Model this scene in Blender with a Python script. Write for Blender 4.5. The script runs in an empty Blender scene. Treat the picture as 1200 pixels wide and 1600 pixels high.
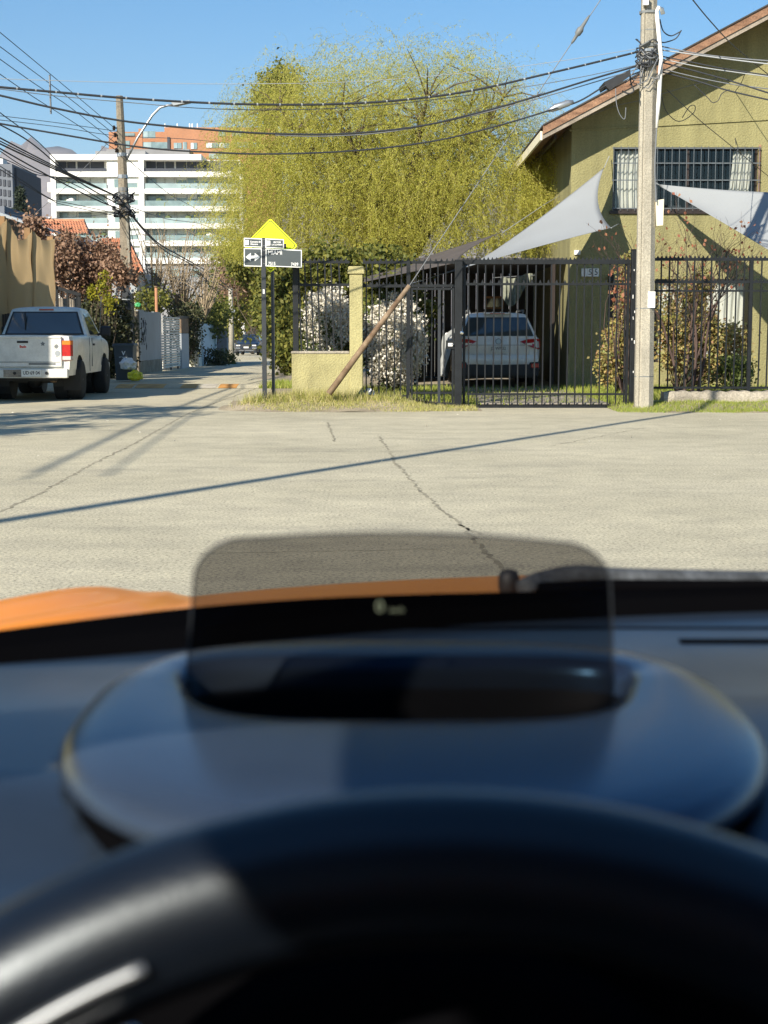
import bpy, math, random
import numpy as np
from mathutils import Vector, Matrix

# ------------------------------------------------------------------ camera, sky, sun, exposure
sc = bpy.context.scene
COL = sc.collection
FPX, CX, CY, EYE = 2400.0, 600.0, 800.0, 1.25
TH = math.atan(282.0 / 2400.0)
CT, ST = math.cos(TH), math.sin(TH)

cd = bpy.data.cameras.new('camera')
cam = bpy.data.objects.new('camera', cd)
COL.objects.link(cam)
cam.location = (0, 0, EYE)
cam.rotation_euler = (math.pi / 2 - TH, 0, 0)
cd.sensor_fit = 'HORIZONTAL'
cd.sensor_width = 36.0
cd.lens = 72.0
cd.clip_start = 0.03
cd.clip_end = 20000
cd.dof.use_dof = True
cd.dof.focus_distance = 29.0
cd.dof.aperture_fstop = 19.0
sc.camera = cam

SUN = Vector((0.53, 0.85, -0.577)).normalized()
world = bpy.data.worlds.new('World')
sc.world = world
world.use_nodes = True
wn = world.node_tree
bg = wn.nodes['Background']
sky = wn.nodes.new('ShaderNodeTexSky')
sky.sky_type = 'NISHITA'
sky.sun_disc = False
sky.sun_elevation = math.radians(30)
sky.sun_rotation = math.atan2(-SUN.x, -SUN.y)
sky.altitude = 700
sky.air_density = 1.0
sky.dust_density = 0.25
sky.ozone_density = 1.6
hs = wn.nodes.new('ShaderNodeHueSaturation')
hs.inputs['Saturation'].default_value = 1.42
wn.links.new(sky.outputs[0], hs.inputs['Color'])
wn.links.new(hs.outputs[0], bg.inputs[0])
bg.inputs[1].default_value = 0.077
sd = bpy.data.lights.new('sun', 'SUN')
sd.energy = 4.5
sd.angle = math.radians(0.53)
sd.color = (1.0, 0.92, 0.79)
sun = bpy.data.objects.new('sun', sd)
COL.objects.link(sun)
sun.rotation_euler = SUN.to_track_quat('-Z', 'Y').to_euler()
sun.location = (-20, -30, 40)
sc.view_settings.view_transform = 'Standard'
sc.view_settings.look = 'None'
sc.view_settings.exposure = 0.92
sc.view_settings.gamma = 1.0
sc.view_settings.use_curve_mapping = False
sc.cycles.use_denoising = True
sc.cycles.max_bounces = 8
sc.cycles.transparent_max_bounces = 12
sc.cycles.sample_clamp_indirect = 6.0
sc.cycles.caustics_reflective = False
sc.cycles.caustics_refractive = False

# ------------------------------------------------------------------ helpers
rng = random.Random(11)
NR = np.random.default_rng(11)


def A(px, py, Y):
    """world point on the plane y = Y that the photograph shows at (px, py)"""
    u, v = (px - CX) / FPX, (CY - py) / FPX
    t = Y / (CT + v * ST)
    return Vector((u * t, Y, EYE + t * (-ST + v * CT)))


def G(px, py, z=0.0):
    u, v = (px - CX) / FPX, (CY - py) / FPX
    t = (z - EYE) / (-ST + v * CT)
    return Vector((u * t, t * (CT + v * ST), z))


def GZ(y):
    """street level: flat crossing, the lane falls gently away"""
    if y < 34:
        return 0.0
    return -0.006 * (min(y, 150) - 34)


def lerp(a, b, t):
    return a + (b - a) * t


def sstep(a, b, x):
    t = min(1, max(0, (x - a) / (b - a)))
    return t * t * (3 - 2 * t)


def smooth_mesh(me):
    me.polygons.foreach_set('use_smooth', [True] * len(me.polygons))


ORIGIN = {}


def thing(name, label, cat, loc=(0, 0, 0), rz=0.0, group=None, kind=None):
    o = bpy.data.objects.new(name, None)
    o.empty_display_size = 0.2
    COL.objects.link(o)
    o.location = loc
    o.rotation_euler = (0, 0, rz)
    ORIGIN[o.name] = Vector(loc)
    if label:
        o['label'] = label
    if cat:
        o['category'] = cat
    if group:
        o['group'] = group
    if kind:
        o['kind'] = kind
    return o


def tag(o, label=None, cat=None, group=None, kind=None):
    if label:
        o['label'] = label
    if cat:
        o['category'] = cat
    if group:
        o['group'] = group
    if kind:
        o['kind'] = kind
    return o


def inst(name, me, parent, loc=(0, 0, 0), rot=(0, 0, 0), scale=None):
    o = bpy.data.objects.new(name, me)
    COL.objects.link(o)
    o.parent = parent
    o.location = loc
    o.rotation_euler = rot
    if scale:
        o.scale = scale
    if parent is not None:
        ORIGIN[o.name] = ORIGIN.get(parent.name, Vector())
    return o


class MB:
    def __init__(s):
        s.v, s.f = [], []

    def add(s, vs, fs):
        b = len(s.v)
        s.v += [tuple(p) for p in vs]
        s.f += [tuple(i + b for i in f) for f in fs]
        return s

    def poly(s, *pts):
        return s.add(pts, [tuple(range(len(pts)))])

    def box(s, x0, x1, y0, y1, z0, z1):
        return s.add([(x0, y0, z0), (x1, y0, z0), (x1, y1, z0), (x0, y1, z0), (x0, y0, z1), (x1, y0, z1), (x1, y1, z1), (x0, y1, z1)],
                     [(3, 2, 1, 0), (4, 5, 6, 7), (0, 1, 5, 4), (1, 2, 6, 5), (2, 3, 7, 6), (3, 0, 4, 7)])

    def cbox(s, x0, x1, y0, y1, z0, z1, c):
        """box with chamfered vertical and top edges"""
        p = [(x0 + c, y0), (x1 - c, y0), (x1, y0 + c), (x1, y1 - c), (x1 - c, y1), (x0 + c, y1), (x0, y1 - c), (x0, y0 + c)]
        q = [(lerp(x, (x0 + x1) / 2, 2 * c / max(x1 - x0, 1e-6)), lerp(y, (y0 + y1) / 2, 2 * c / max(y1 - y0, 1e-6))) for x, y in p]
        vs = [(x, y, z0) for x, y in p] + [(x, y, z1 - c) for x, y in p] + [(x, y, z1) for x, y in q]
        fs = [(7, 6, 5, 4, 3, 2, 1, 0), tuple(range(16, 24))]
        for k in (0, 8):
            fs += [(k + i, k + (i + 1) % 8, k + 8 + (i + 1) % 8, k + 8 + i) for i in range(8)]
        return s.add(vs, fs)

    def prism(s, pts, d):
        """closed polygon pts (3d) swept by vector d"""
        n = len(pts)
        d = Vector(d)
        vs = [Vector(p) for p in pts] + [Vector(p) + d for p in pts]
        fs = [tuple(range(n - 1, -1, -1)), tuple(range(n, 2 * n))] + [(i, (i + 1) % n, n + (i + 1) % n, n + i) for i in range(n)]
        return s.add(vs, fs)

    def tube(s, pts, r, n=6, cap=True, twist=0.0):
        P = [Vector(p) for p in pts]
        rs = r if isinstance(r, (list, tuple)) else [r] * len(P)
        vs, fs = [], []
        up = None
        for i, p in enumerate(P):
            d = (P[min(i + 1, len(P) - 1)] - P[max(i - 1, 0)])
            d = d.normalized() if d.length > 1e-9 else Vector((0, 0, 1))
            if up is None:
                up = Vector((0, 0, 1)) if abs(d.z) < 0.9 else Vector((0, 1, 0))
            a = d.cross(up)
            a = a.normalized() if a.length > 1e-6 else d.orthogonal().normalized()
            b = a.cross(d).normalized()
            up = b
            for k in range(n):
                t = 2 * math.pi * k / n + twist
                vs.append(p + a * (rs[i] * math.cos(t)) + b * (rs[i] * math.sin(t)))
        for i in range(len(P) - 1):
            for k in range(n):
                fs.append((i * n + k, i * n + (k + 1) % n, (i + 1) * n + (k + 1) % n, (i + 1) * n + k))
        if cap:
            fs.append(tuple(range(n - 1, -1, -1)))
            fs.append(tuple(range((len(P) - 1) * n, len(P) * n)))
        return s.add(vs, fs)

    def grid(s, fn, nu, nv):
        vs = [fn(i / nu, j / nv) for j in range(nv + 1) for i in range(nu + 1)]
        w = nu + 1
        return s.add(vs, [(j * w + i, j * w + i + 1, (j + 1) * w + i + 1, (j + 1) * w + i) for j in range(nv) for i in range(nu)])

    def lathe(s, prof, c, axis='z', n=20):
        c = Vector(c)
        vs = []
        for r, h in prof:
            for k in range(n):
                t = 2 * math.pi * k / n
                a, b = r * math.cos(t), r * math.sin(t)
                vs.append(c + (Vector((a, b, h)) if axis == 'z' else Vector((h, a, b)) if axis == 'x' else Vector((a, h, b))))
        fs = [(i * n + k, i * n + (k + 1) % n, (i + 1) * n + (k + 1) % n, (i + 1) * n + k) for i in range(len(prof) - 1) for k in range(n)]
        fs += [tuple(range(n - 1, -1, -1)), tuple(range((len(prof) - 1) * n, len(prof) * n))]
        return s.add(vs, fs)

    def mesh(s, name, m, smooth=False, off=None):
        me = bpy.data.meshes.new(name)
        vs = s.v if off is None else [(x - off[0], y - off[1], z - off[2]) for x, y, z in s.v]
        me.from_pydata(vs, [], s.f)
        me.materials.append(m)
        if smooth:
            smooth_mesh(me)
        me.update()
        return me

    def obj(s, name, m, parent=None, smooth=False, local=False):
        off = None
        if parent is not None and not local:
            off = ORIGIN.get(parent.name, Vector())
        return inst(name, s.mesh(name, m, smooth, off), parent)


def bevel(o, w, seg=2):
    b = o.modifiers.new('bevel', 'BEVEL')
    b.width = w
    b.segments = seg
    b.limit_method = 'ANGLE'
    b.angle_limit = math.radians(40)
    return o


def npmesh(name, V, F, m):
    """numpy verts (N,3) and quads/tris (M,k)"""
    me = bpy.data.meshes.new(name)
    k = F.shape[1]
    me.vertices.add(len(V))
    me.vertices.foreach_set('co', V.astype(np.float32).ravel())
    me.loops.add(F.size)
    me.loops.foreach_set('vertex_index', F.astype(np.int32).ravel())
    me.polygons.add(len(F))
    me.polygons.foreach_set('loop_start', np.arange(0, F.size, k, dtype=np.int32))
    me.polygons.foreach_set('loop_total', np.full(len(F), k, dtype=np.int32))
    me.update(calc_edges=True)
    me.validate()
    me.materials.append(m)
    return me


def unit(a):
    return a / np.maximum(np.linalg.norm(a, axis=1, keepdims=True), 1e-9)


def leaf_arrays(P, L, W, D=None):
    N = len(P)
    if D is None:
        D = NR.normal(size=(N, 3))
    D = unit(D)
    S = unit(np.cross(D, NR.normal(size=(N, 3))))
    Nn = np.cross(D, S)
    L = np.broadcast_to(np.asarray(L, float).reshape(-1, 1), (N, 1))
    W = np.broadcast_to(np.asarray(W, float).reshape(-1, 1), (N, 1))
    V = np.stack([P, P + D * L * .45 + S * W * .5 + Nn * W * .18, P + D * L, P + D * L * .45 - S * W * .5 + Nn * W * .18], axis=1).reshape(-1, 3)
    F = np.arange(4 * N).reshape(N, 4)
    return V, F


def leaves(name, P, L, W, m, parent, D=None):
    off = np.array(ORIGIN.get(parent.name, Vector()) if parent else (0, 0, 0), float)
    V, F = leaf_arrays(np.asarray(P, float) - off, L, W, D)
    return inst(name, npmesh(name, V, F, m), parent)


def clump_points(ells, nclump, nleaf, spread, shell=0.55):
    """points gathered in clumps inside ellipsoids [(centre, radii), ...]"""
    vol = np.array([r[0] * r[1] * r[2] for c, r in ells]) ** (2 / 3)
    w = vol / vol.sum()
    idx = NR.choice(len(ells), nclump, p=w)
    C = np.array([c for c, r in ells], float)[idx]
    Rr = np.array([r for c, r in ells], float)[idx]
    d = unit(NR.normal(size=(nclump, 3)))
    rad = shell + (1 - shell) * NR.random((nclump, 1)) ** 0.6
    cl = C + d * rad * Rr
    pick = NR.integers(0, nclump, nleaf)
    sp = spread * (0.5 + NR.random((nclump, 1)))
    return cl[pick] + NR.normal(size=(nleaf, 3)) * sp[pick], cl


def twigs(mb, base, ends, r0=0.02, r1=0.004, n=4, seg=4, bow=0.12):
    base = Vector(base)
    for e in ends:
        e = Vector(e)
        k = Vector((rng.uniform(-1, 1), rng.uniform(-1, 1), rng.uniform(0, 1))) * (e - base).length * bow
        pts = [base.lerp(e, t) + k * math.sin(math.pi * t) for t in [i / seg for i in range(seg + 1)]]
        mb.tube(pts, [lerp(r0, r1, i / seg) for i in range(seg + 1)], n, cap=False)


def text_mesh(body, size, m, align='CENTER', shear=0.0, bold=0.0):
    cu = bpy.data.curves.new('lettering', 'FONT')
    cu.body = body
    cu.size = size
    cu.align_x = align
    cu.align_y = 'CENTER'
    cu.shear = shear
    cu.offset = bold
    cu.fill_mode = 'FRONT'
    cu.resolution_u = 3
    o = bpy.data.objects.new('lettering', cu)
    me = bpy.data.meshes.new_from_object(o)
    bpy.data.objects.remove(o)
    me.materials.clear()
    me.materials.append(m)
    return me


def lettering(body, size, m, parent, loc, rot=(math.pi / 2, 0, 0), align='CENTER', bold=0.0, squeeze=1.0, name='lettering'):
    """flat print standing in the xz plane, read from -y"""
    off = ORIGIN.get(parent.name, Vector())
    return inst(name, text_mesh(body, size, m, align, bold=bold), parent, Vector(loc) - off, rot, (squeeze, 1, 1))


# ------------------------------------------------------------------ materials
def nodes(name):
    m = bpy.data.materials.new(name)
    m.use_nodes = True
    nt = m.node_tree
    return m, nt, nt.nodes['Principled BSDF'], nt.nodes['Material Output']


def c4(c):
    return (c[0], c[1], c[2], 1.0)


def noise(nt, scale, detail=5.0, rough=0.55, coord='Object', vec=None, mapping=None):
    n = nt.nodes.new('ShaderNodeTexNoise')
    n.inputs['Scale'].default_value = scale
    n.inputs['Detail'].default_value = detail
    n.inputs['Roughness'].default_value = rough
    if vec is None:
        tc = nt.nodes.new('ShaderNodeTexCoord')
        vec = tc.outputs[coord]
    if mapping:
        mp = nt.nodes.new('ShaderNodeMapping')
        mp.inputs['Scale'].default_value = mapping
        nt.links.new(vec, mp.inputs['Vector'])
        vec = mp.outputs[0]
    nt.links.new(vec, n.inputs['Vector'])
    return n


def ramp(nt, src, stops):
    r = nt.nodes.new('ShaderNodeValToRGB')
    el = r.color_ramp.elements
    while len(el) > len(stops):
        el.remove(el[-1])
    while len(el) < len(stops):
        el.new(1.0)
    for e, (p, c) in zip(el, stops):
        e.position = p
        e.color = c4(c) if len(c) == 3 else c
    nt.links.new(src, r.inputs[0])
    return r


def mul(nt, a, b, fac=1.0, mode='MULTIPLY'):
    x = nt.nodes.new('ShaderNodeMix')
    x.data_type = 'RGBA'
    x.blend_type = mode
    x.inputs[0].default_value = fac
    nt.links.new(a, x.inputs[6])
    if isinstance(b, tuple):
        x.inputs[7].default_value = c4(b)
    else:
        nt.links.new(b, x.inputs[7])
    return x.outputs[2]


def pmat(name, col, rough=0.7, metal=0.0, var=0.15, vs=2.0, col2=None, fine=0.0, fs=70.0, bump=0.0, bs=90.0, coat=0.0, spec=0.5, detail=5.0, bd=0.01, stretch=None, streak=0.0):
    m, nt, b, out = nodes(name)
    lo = tuple(max(0, c * (1 - var)) for c in col)
    hi = col2 if col2 else tuple(min(1, c * (1 + var)) for c in col)
    n = noise(nt, vs, detail, 0.6, mapping=stretch)
    r = ramp(nt, n.outputs['Fac'], [(0.3, lo), (0.7, hi)])
    c = r.outputs[0]
    if fine:
        n2 = noise(nt, fs, 3.0, 0.6)
        r2 = ramp(nt, n2.outputs['Fac'], [(0.3, (1 - fine,) * 3), (0.7, (1 + fine,) * 3)])
        c = mul(nt, c, r2.outputs[0])
    if streak:
        n4 = noise(nt, 1.0, 5.0, 0.65, mapping=(2.6, 2.6, 0.22))
        r4 = ramp(nt, n4.outputs['Fac'], [(0.3, (1 - streak,) * 3), (0.55, (1.0, 1.0, 1.0)), (0.75, (1 + streak * .35,) * 3)])
        c = mul(nt, c, r4.outputs[0])
    nt.links.new(c, b.inputs['Base Color'])
    b.inputs['Roughness'].default_value = rough
    b.inputs['Metallic'].default_value = metal
    b.inputs['Coat Weight'].default_value = coat
    b.inputs['Coat Roughness'].default_value = 0.05
    b.inputs['Specular IOR Level'].default_value = spec
    if bump:
        n3 = noise(nt, bs, 4.0, 0.6)
        bp = nt.nodes.new('ShaderNodeBump')
        bp.inputs['Strength'].default_value = bump
        bp.inputs['Distance'].default_value = bd
        nt.links.new(n3.outputs['Fac'], bp.inputs['Height'])
        nt.links.new(bp.outputs[0], b.inputs['Normal'])
    return m


def leafmat(name, cols, trans=0.3, rough=0.6):
    m, nt, b, out = nodes(name)
    g = nt.nodes.new('ShaderNodeNewGeometry')
    k = len(cols)
    r = ramp(nt, g.outputs['Random Per Island'], [(i / max(k - 1, 1), c) for i, c in enumerate(cols)])
    nt.links.new(r.outputs[0], b.inputs['Base Color'])
    b.inputs['Roughness'].default_value = rough
    b.inputs['Specular IOR Level'].default_value = 0.3
    t = nt.nodes.new('ShaderNodeBsdfTranslucent')
    nt.links.new(r.outputs[0], t.inputs['Color'])
    mx = nt.nodes.new('ShaderNodeMixShader')
    mx.inputs[0].default_value = trans
    nt.links.new(b.outputs[0], mx.inputs[1])
    nt.links.new(t.outputs[0], mx.inputs[2])
    nt.links.new(mx.outputs[0], out.inputs['Surface'])
    return m


def glassmat(name, tint, refl=0.12, rough=0.02):
    """see-through pane: tinted transparency with a mirror coat"""
    m, nt, b, out = nodes(name)
    nt.nodes.remove(b)
    t = nt.nodes.new('ShaderNodeBsdfTransparent')
    t.inputs[0].default_value = c4(tint)
    g = nt.nodes.new('ShaderNodeBsdfGlossy')
    g.inputs['Roughness'].default_value = rough
    lw = nt.nodes.new('ShaderNodeLayerWeight')
    lw.inputs[0].default_value = 0.5
    f = nt.nodes.new('ShaderNodeMath')
    f.operation = 'POWER'
    f.inputs[1].default_value = 4.0
    nt.links.new(lw.outputs['Facing'], f.inputs[0])
    ad = nt.nodes.new('ShaderNodeMath')
    ad.operation = 'ADD'
    ad.inputs[1].default_value = refl
    ad.use_clamp = True
    nt.links.new(f.outputs[0], ad.inputs[0])
    mx = nt.nodes.new('ShaderNodeMixShader')
    nt.links.new(ad.outputs[0], mx.inputs[0])
    nt.links.new(t.outputs[0], mx.inputs[1])
    nt.links.new(g.outputs[0], mx.inputs[2])
    nt.links.new(mx.outputs[0], out.inputs['Surface'])
    return m


def roadmat():
    m, nt, b, out = nodes('road_surface')
    base = ramp(nt, noise(nt, 0.35, 6, 0.6).outputs['Fac'], [(0.25, (0.405, 0.368, 0.262)), (0.5, (0.482, 0.438, 0.315)), (0.75, (0.548, 0.497, 0.36))])
    st = ramp(nt, noise(nt, 1.0, 5, 0.6, mapping=(0.16, 2.2, 1)).outputs['Fac'], [(0.3, (0.93, 0.93, 0.935)), (0.7, (1.05, 1.05, 1.04))])
    c = mul(nt, base.outputs[0], st.outputs[0])
    pt = ramp(nt, noise(nt, 2.6, 7, 0.7).outputs['Fac'], [(0.35, (0.87, 0.87, 0.88)), (0.6, (1.05, 1.05, 1.04))])
    c = mul(nt, c, pt.outputs[0])
    sp = ramp(nt, noise(nt, 48, 3, 0.7).outputs['Fac'], [(0.33, (0.42, 0.42, 0.43)), (0.47, (1.0, 1.0, 1.0)), (0.7, (1.42, 1.41, 1.36))])
    c = mul(nt, c, sp.outputs[0])
    dk = ramp(nt, noise(nt, 0.8, 4, 0.55, mapping=(0.5, 1.2, 1)).outputs['Fac'], [(0.56, (1, 1, 1)), (0.70, (0.83, 0.835, 0.85))])
    c = mul(nt, c, dk.outputs[0])
    vo = nt.nodes.new('ShaderNodeTexVoronoi')
    vo.inputs['Scale'].default_value = 9.0
    tc = nt.nodes.new('ShaderNodeTexCoord')
    nt.links.new(tc.outputs['Object'], vo.inputs['Vector'])
    sp2 = ramp(nt, vo.outputs['Distance'], [(0.04, (0.72, 0.7, 0.66)), (0.09, (1, 1, 1))])
    c = mul(nt, c, sp2.outputs[0], 0.7)
    nt.links.new(c, b.inputs['Base Color'])
    b.inputs['Roughness'].default_value = 0.88
    b.inputs['Specular IOR Level'].default_value = 0.25
    bp = nt.nodes.new('ShaderNodeBump')
    bp.inputs['Strength'].default_value = 0.6
    bp.inputs['Distance'].default_value = 0.006
    nt.links.new(noise(nt, 85, 3, 0.6).outputs['Fac'], bp.inputs['Height'])
    nt.links.new(bp.outputs[0], b.inputs['Normal'])
    return m


M = {}
M['road'] = roadmat()
M['crack'] = pmat('crack_filling', (0.29, 0.26, 0.18), 0.95, var=0.5, vs=6)
M['dirt'] = pmat('dry_dirt', (0.30, 0.25, 0.17), 0.95, var=0.3, vs=1.4, fine=0.3, fs=40, bump=0.6, bs=30)
M['ground'] = pmat('ground_earth', (0.22, 0.19, 0.13), 0.95, var=0.3, vs=0.05)
M['paver'] = pmat('driveway_paving', (0.27, 0.24, 0.20), 0.9, var=0.25, vs=2.5, fine=0.2)
M['stucco'] = pmat('olive_yellow_stucco', (0.272, 0.250, 0.114), 0.92, streak=0.22, var=0.12, vs=0.9, fine=0.12, fs=28, bump=0.9, bs=26, bd=0.03)
M['stucco_pale'] = pmat('pale_olive_stucco', (0.37, 0.335, 0.16), 0.92, streak=0.28, var=0.2, vs=2.2, fine=0.15, fs=40, bump=0.9, bs=38, bd=0.02)
M['wood_fascia'] = pmat('weathered_wood', (0.23, 0.105, 0.05), 0.7, var=0.5, vs=3.0, col2=(0.33, 0.185, 0.105), fine=0.3, fs=30, stretch=(0.6, 3, 3))
M['wood_grey'] = pmat('grey_weathered_wood', (0.27, 0.23, 0.18), 0.8, var=0.35, vs=3, fine=0.25, fs=40)
M['wood_tan'] = pmat('tan_post_wood', (0.24, 0.14, 0.06), 0.75, var=0.35, vs=3)
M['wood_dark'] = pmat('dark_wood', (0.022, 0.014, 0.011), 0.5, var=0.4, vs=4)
M['wood_orange'] = pmat('varnished_orange_wood', (0.42, 0.17, 0.045), 0.5, var=0.25, vs=6)
M['roof_dark'] = pmat('dark_roof_sheet', (0.05, 0.045, 0.04), 0.8, var=0.3)
M['iron'] = pmat('black_painted_iron', (0.009, 0.011, 0.013), 0.5, 0.0, var=0.35, vs=6, bump=0.15, bs=60, spec=0.3)
M['iron_grey'] = pmat('dark_grey_painted_steel', (0.022, 0.026, 0.031), 0.45, var=0.3, vs=4)
M['concrete'] = pmat('pole_concrete', streak=0.25, col=(0.37, 0.34, 0.27), rough=0.9, var=0.2, vs=1.6, fine=0.35, fs=55, bump=0.7, bs=70, bd=0.012)
M['concrete_old'] = pmat('old_pole_concrete', (0.20, 0.17, 0.125), 0.9, var=0.35, vs=1.5, fine=0.3, fs=25)
M['kerb'] = pmat('kerb_concrete', (0.31, 0.275, 0.215), 0.92, var=0.3, vs=2.2, fine=0.25, fs=35, bump=0.9, bs=25, bd=0.02)
M['cable'] = pmat('cable_black', (0.03, 0.033, 0.038), 0.6, var=0.2)
M['cable_grey'] = pmat('cable_grey', (0.16, 0.17, 0.18), 0.6, var=0.2)
M['cable_pale'] = pmat('cable_pale', (0.34, 0.36, 0.37), 0.6, var=0.1)
M['steel'] = pmat('galvanised_steel', (0.38, 0.40, 0.42), 0.4, 0.7, var=0.15, vs=5)
M['pvc'] = pmat('white_plastic', (0.78, 0.77, 0.73), 0.45, var=0.06)
M['cream_plastic'] = pmat('cream_plastic', (0.72, 0.66, 0.50), 0.5, var=0.08)
M['rust'] = pmat('rusty_tube', (0.20, 0.115, 0.06), 0.85, var=0.45, vs=5, col2=(0.30, 0.22, 0.14), fine=0.2)
M['sail'] = pmat('pale_grey_sail_cloth', (0.275, 0.29, 0.295), 0.85, var=0.06, vs=0.6, fine=0.03, fs=200)
M['sail_dark'] = pmat('brown_shade_net', (0.085, 0.07, 0.06), 0.9, var=0.2)
M['white_paint'] = pmat('white_car_paint', (0.74, 0.74, 0.71), 0.35, var=0.06, vs=2, coat=0.4)
M['white_dirty'] = pmat('aged_white_paint', (0.66, 0.655, 0.61), 0.42, var=0.14, vs=3.5, fine=0.06, fs=30, coat=0.2)
M['tyre'] = pmat('tyre_rubber', (0.018, 0.018, 0.018), 0.85, var=0.3, vs=10)
M['rim'] = pmat('wheel_rim', (0.25, 0.25, 0.25), 0.4, 0.6, var=0.2)
M['plastic'] = pmat('black_plastic', (0.016, 0.017, 0.019), 0.6, var=0.25, vs=8)
M['glass_car'] = pmat('car_window_glass', (0.045, 0.058, 0.06), 0.04, var=0.1, spec=0.9)
M['glass_win'] = pmat('house_window_glass', (0.025, 0.035, 0.045), 0.05, var=0.2, spec=0.8)
M['red'] = pmat('red_lamp', (0.45, 0.012, 0.012), 0.2, var=0.15, vs=20, coat=0.6)
M['amber'] = pmat('amber_lamp', (0.75, 0.20, 0.02), 0.2, var=0.15, vs=20, coat=0.6)
M['clear_lamp'] = pmat('clear_lamp', (0.6, 0.58, 0.55), 0.2, var=0.1, coat=0.6)
M['chrome'] = pmat('chrome', (0.7, 0.7, 0.7), 0.15, 1.0, var=0.05)
M['plate'] = pmat('number_plate_white', (0.68, 0.68, 0.64), 0.5, var=0.08, vs=12)
M['ink'] = pmat('black_print', (0.015, 0.015, 0.016), 0.6, var=0.1)
M['ink_grey'] = pmat('grey_print', (0.16, 0.17, 0.17), 0.6, var=0.2)
M['white_print'] = pmat('white_print', (0.82, 0.82, 0.78), 0.5, var=0.03)
M['sign_grey'] = pmat('sign_slate', (0.055, 0.068, 0.072), 0.45, var=0.06)
M['sign_yellow'] = pmat('fluorescent_yellow', (0.80, 0.92, 0.008), 0.45, var=0.03)
M['curtain'] = pmat('white_curtain', (0.72, 0.68, 0.58), 0.9, var=0.1, vs=3)
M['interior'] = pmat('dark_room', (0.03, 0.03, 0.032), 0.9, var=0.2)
M['canvas'] = leafmat('tan_canvas', [(0.60, 0.44, 0.24), (0.60, 0.44, 0.24)], 0.5, 0.9)
M['cloth_striped'] = pmat('shaded_cloth', (0.20, 0.21, 0.16), 0.9, var=0.35, vs=9)  # carport shade put into the colour of this pale cloth
M['canvas_grey'] = pmat('silver_cover', (0.34, 0.35, 0.34), 0.7, var=0.2, vs=5)
M['tile'] = pmat('roof_tile', (0.46, 0.20, 0.105), 0.85, var=0.3, vs=5, fine=0.15, fs=20)
M['white_wall'] = pmat('white_render', (0.80, 0.79, 0.74), 0.85, var=0.04, vs=0.2)
M['orange_brick'] = pmat('orange_brick', (0.40, 0.19, 0.10), 0.9, var=0.12, vs=0.25, fine=0.1, fs=3)
M['grey_wall'] = pmat('grey_render', (0.25, 0.25, 0.25), 0.9, var=0.12, vs=0.3)
M['slate_wall'] = pmat('slate_render', (0.15, 0.165, 0.19), 0.85, var=0.1, vs=0.2)
M['slate_dark'] = pmat('dark_slate', (0.06, 0.066, 0.08), 0.85, var=0.1)
M['glass_tower'] = pmat('apartment_glass', (0.19, 0.26, 0.26), 0.12, var=0.4, vs=0.3, spec=0.8)
M['glass_pale'] = pmat('balcony_glass', (0.30, 0.38, 0.38), 0.1, var=0.2, vs=0.4)
M['blind'] = pmat('pale_blind', (0.70, 0.74, 0.72), 0.8, var=0.06)
M['sheet_grey'] = pmat('grey_sheet_metal', (0.33, 0.36, 0.38), 0.55, var=0.10, vs=1.2, fine=0.05, fs=20)
M['slat_white'] = pmat('white_slat', (0.72, 0.70, 0.62), 0.7, var=0.12, vs=3)
M['blue_paint'] = pmat('pale_blue_paint', (0.50, 0.62, 0.68), 0.6, var=0.12, vs=3)
M['bin'] = pmat('slate_plastic_bin', (0.055, 0.07, 0.08), 0.5, var=0.12, vs=4)
M['bag_white'] = pmat('white_bag', (0.75, 0.76, 0.77), 0.4, var=0.06)
M['bag_yellow'] = pmat('yellow_bag', (0.72, 0.66, 0.03), 0.4, var=0.4, vs=14)
M['bark'] = pmat('bark', (0.10, 0.075, 0.05), 0.9, var=0.35, vs=8)
M['twig'] = pmat('tan_twigs', (0.30, 0.235, 0.15), 0.9, var=0.35, vs=3)
M['twig_dark'] = pmat('dark_twigs', (0.085, 0.055, 0.045), 0.9, var=0.35, vs=3)
M['twig_grey'] = pmat('grey_twigs', (0.24, 0.215, 0.18), 0.9, var=0.3, vs=3)
M['yellow_worn'] = pmat('worn_yellow_paint', (0.50, 0.30, 0.10), 0.85, var=0.35, vs=3, fine=0.2, fs=40)
M['orange_worn'] = pmat('worn_orange_paint', (0.50, 0.24, 0.06), 0.85, var=0.35, vs=4, fine=0.2, fs=40)
M['white_worn'] = pmat('worn_white_paint', (0.45, 0.41, 0.33), 0.85, var=0.25, vs=3, fine=0.2, fs=40)
M['rock'] = pmat('mountain_rock', (0.26, 0.22, 0.20), 0.95, var=0.25, vs=0.004, detail=9)
# foliage
M['L_willow'] = leafmat('willow_leaves', [(0.37, 0.37, 0.06), (0.50, 0.49, 0.085), (0.60, 0.57, 0.12), (0.46, 0.47, 0.085)], 0.5)
M['L_strand'] = leafmat('willow_strands', [(0.30, 0.26, 0.07), (0.50, 0.44, 0.12), (0.58, 0.50, 0.18)], 0.4)
M['L_green'] = leafmat('green_leaves', [(0.045, 0.07, 0.018), (0.09, 0.125, 0.028), (0.16, 0.185, 0.05)], 0.3)
M['L_olive'] = leafmat('olive_leaves', [(0.075, 0.095, 0.018), (0.15, 0.165, 0.034), (0.27, 0.25, 0.05)], 0.35)
M['L_dark'] = leafmat('dark_leaves', [(0.035, 0.043, 0.019), (0.07, 0.08, 0.034), (0.13, 0.125, 0.06)], 0.2)
M['L_brown'] = leafmat('withered_leaves', [(0.17, 0.095, 0.06), (0.30, 0.18, 0.115), (0.42, 0.27, 0.18), (0.13, 0.085, 0.05)], 0.25)
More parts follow.
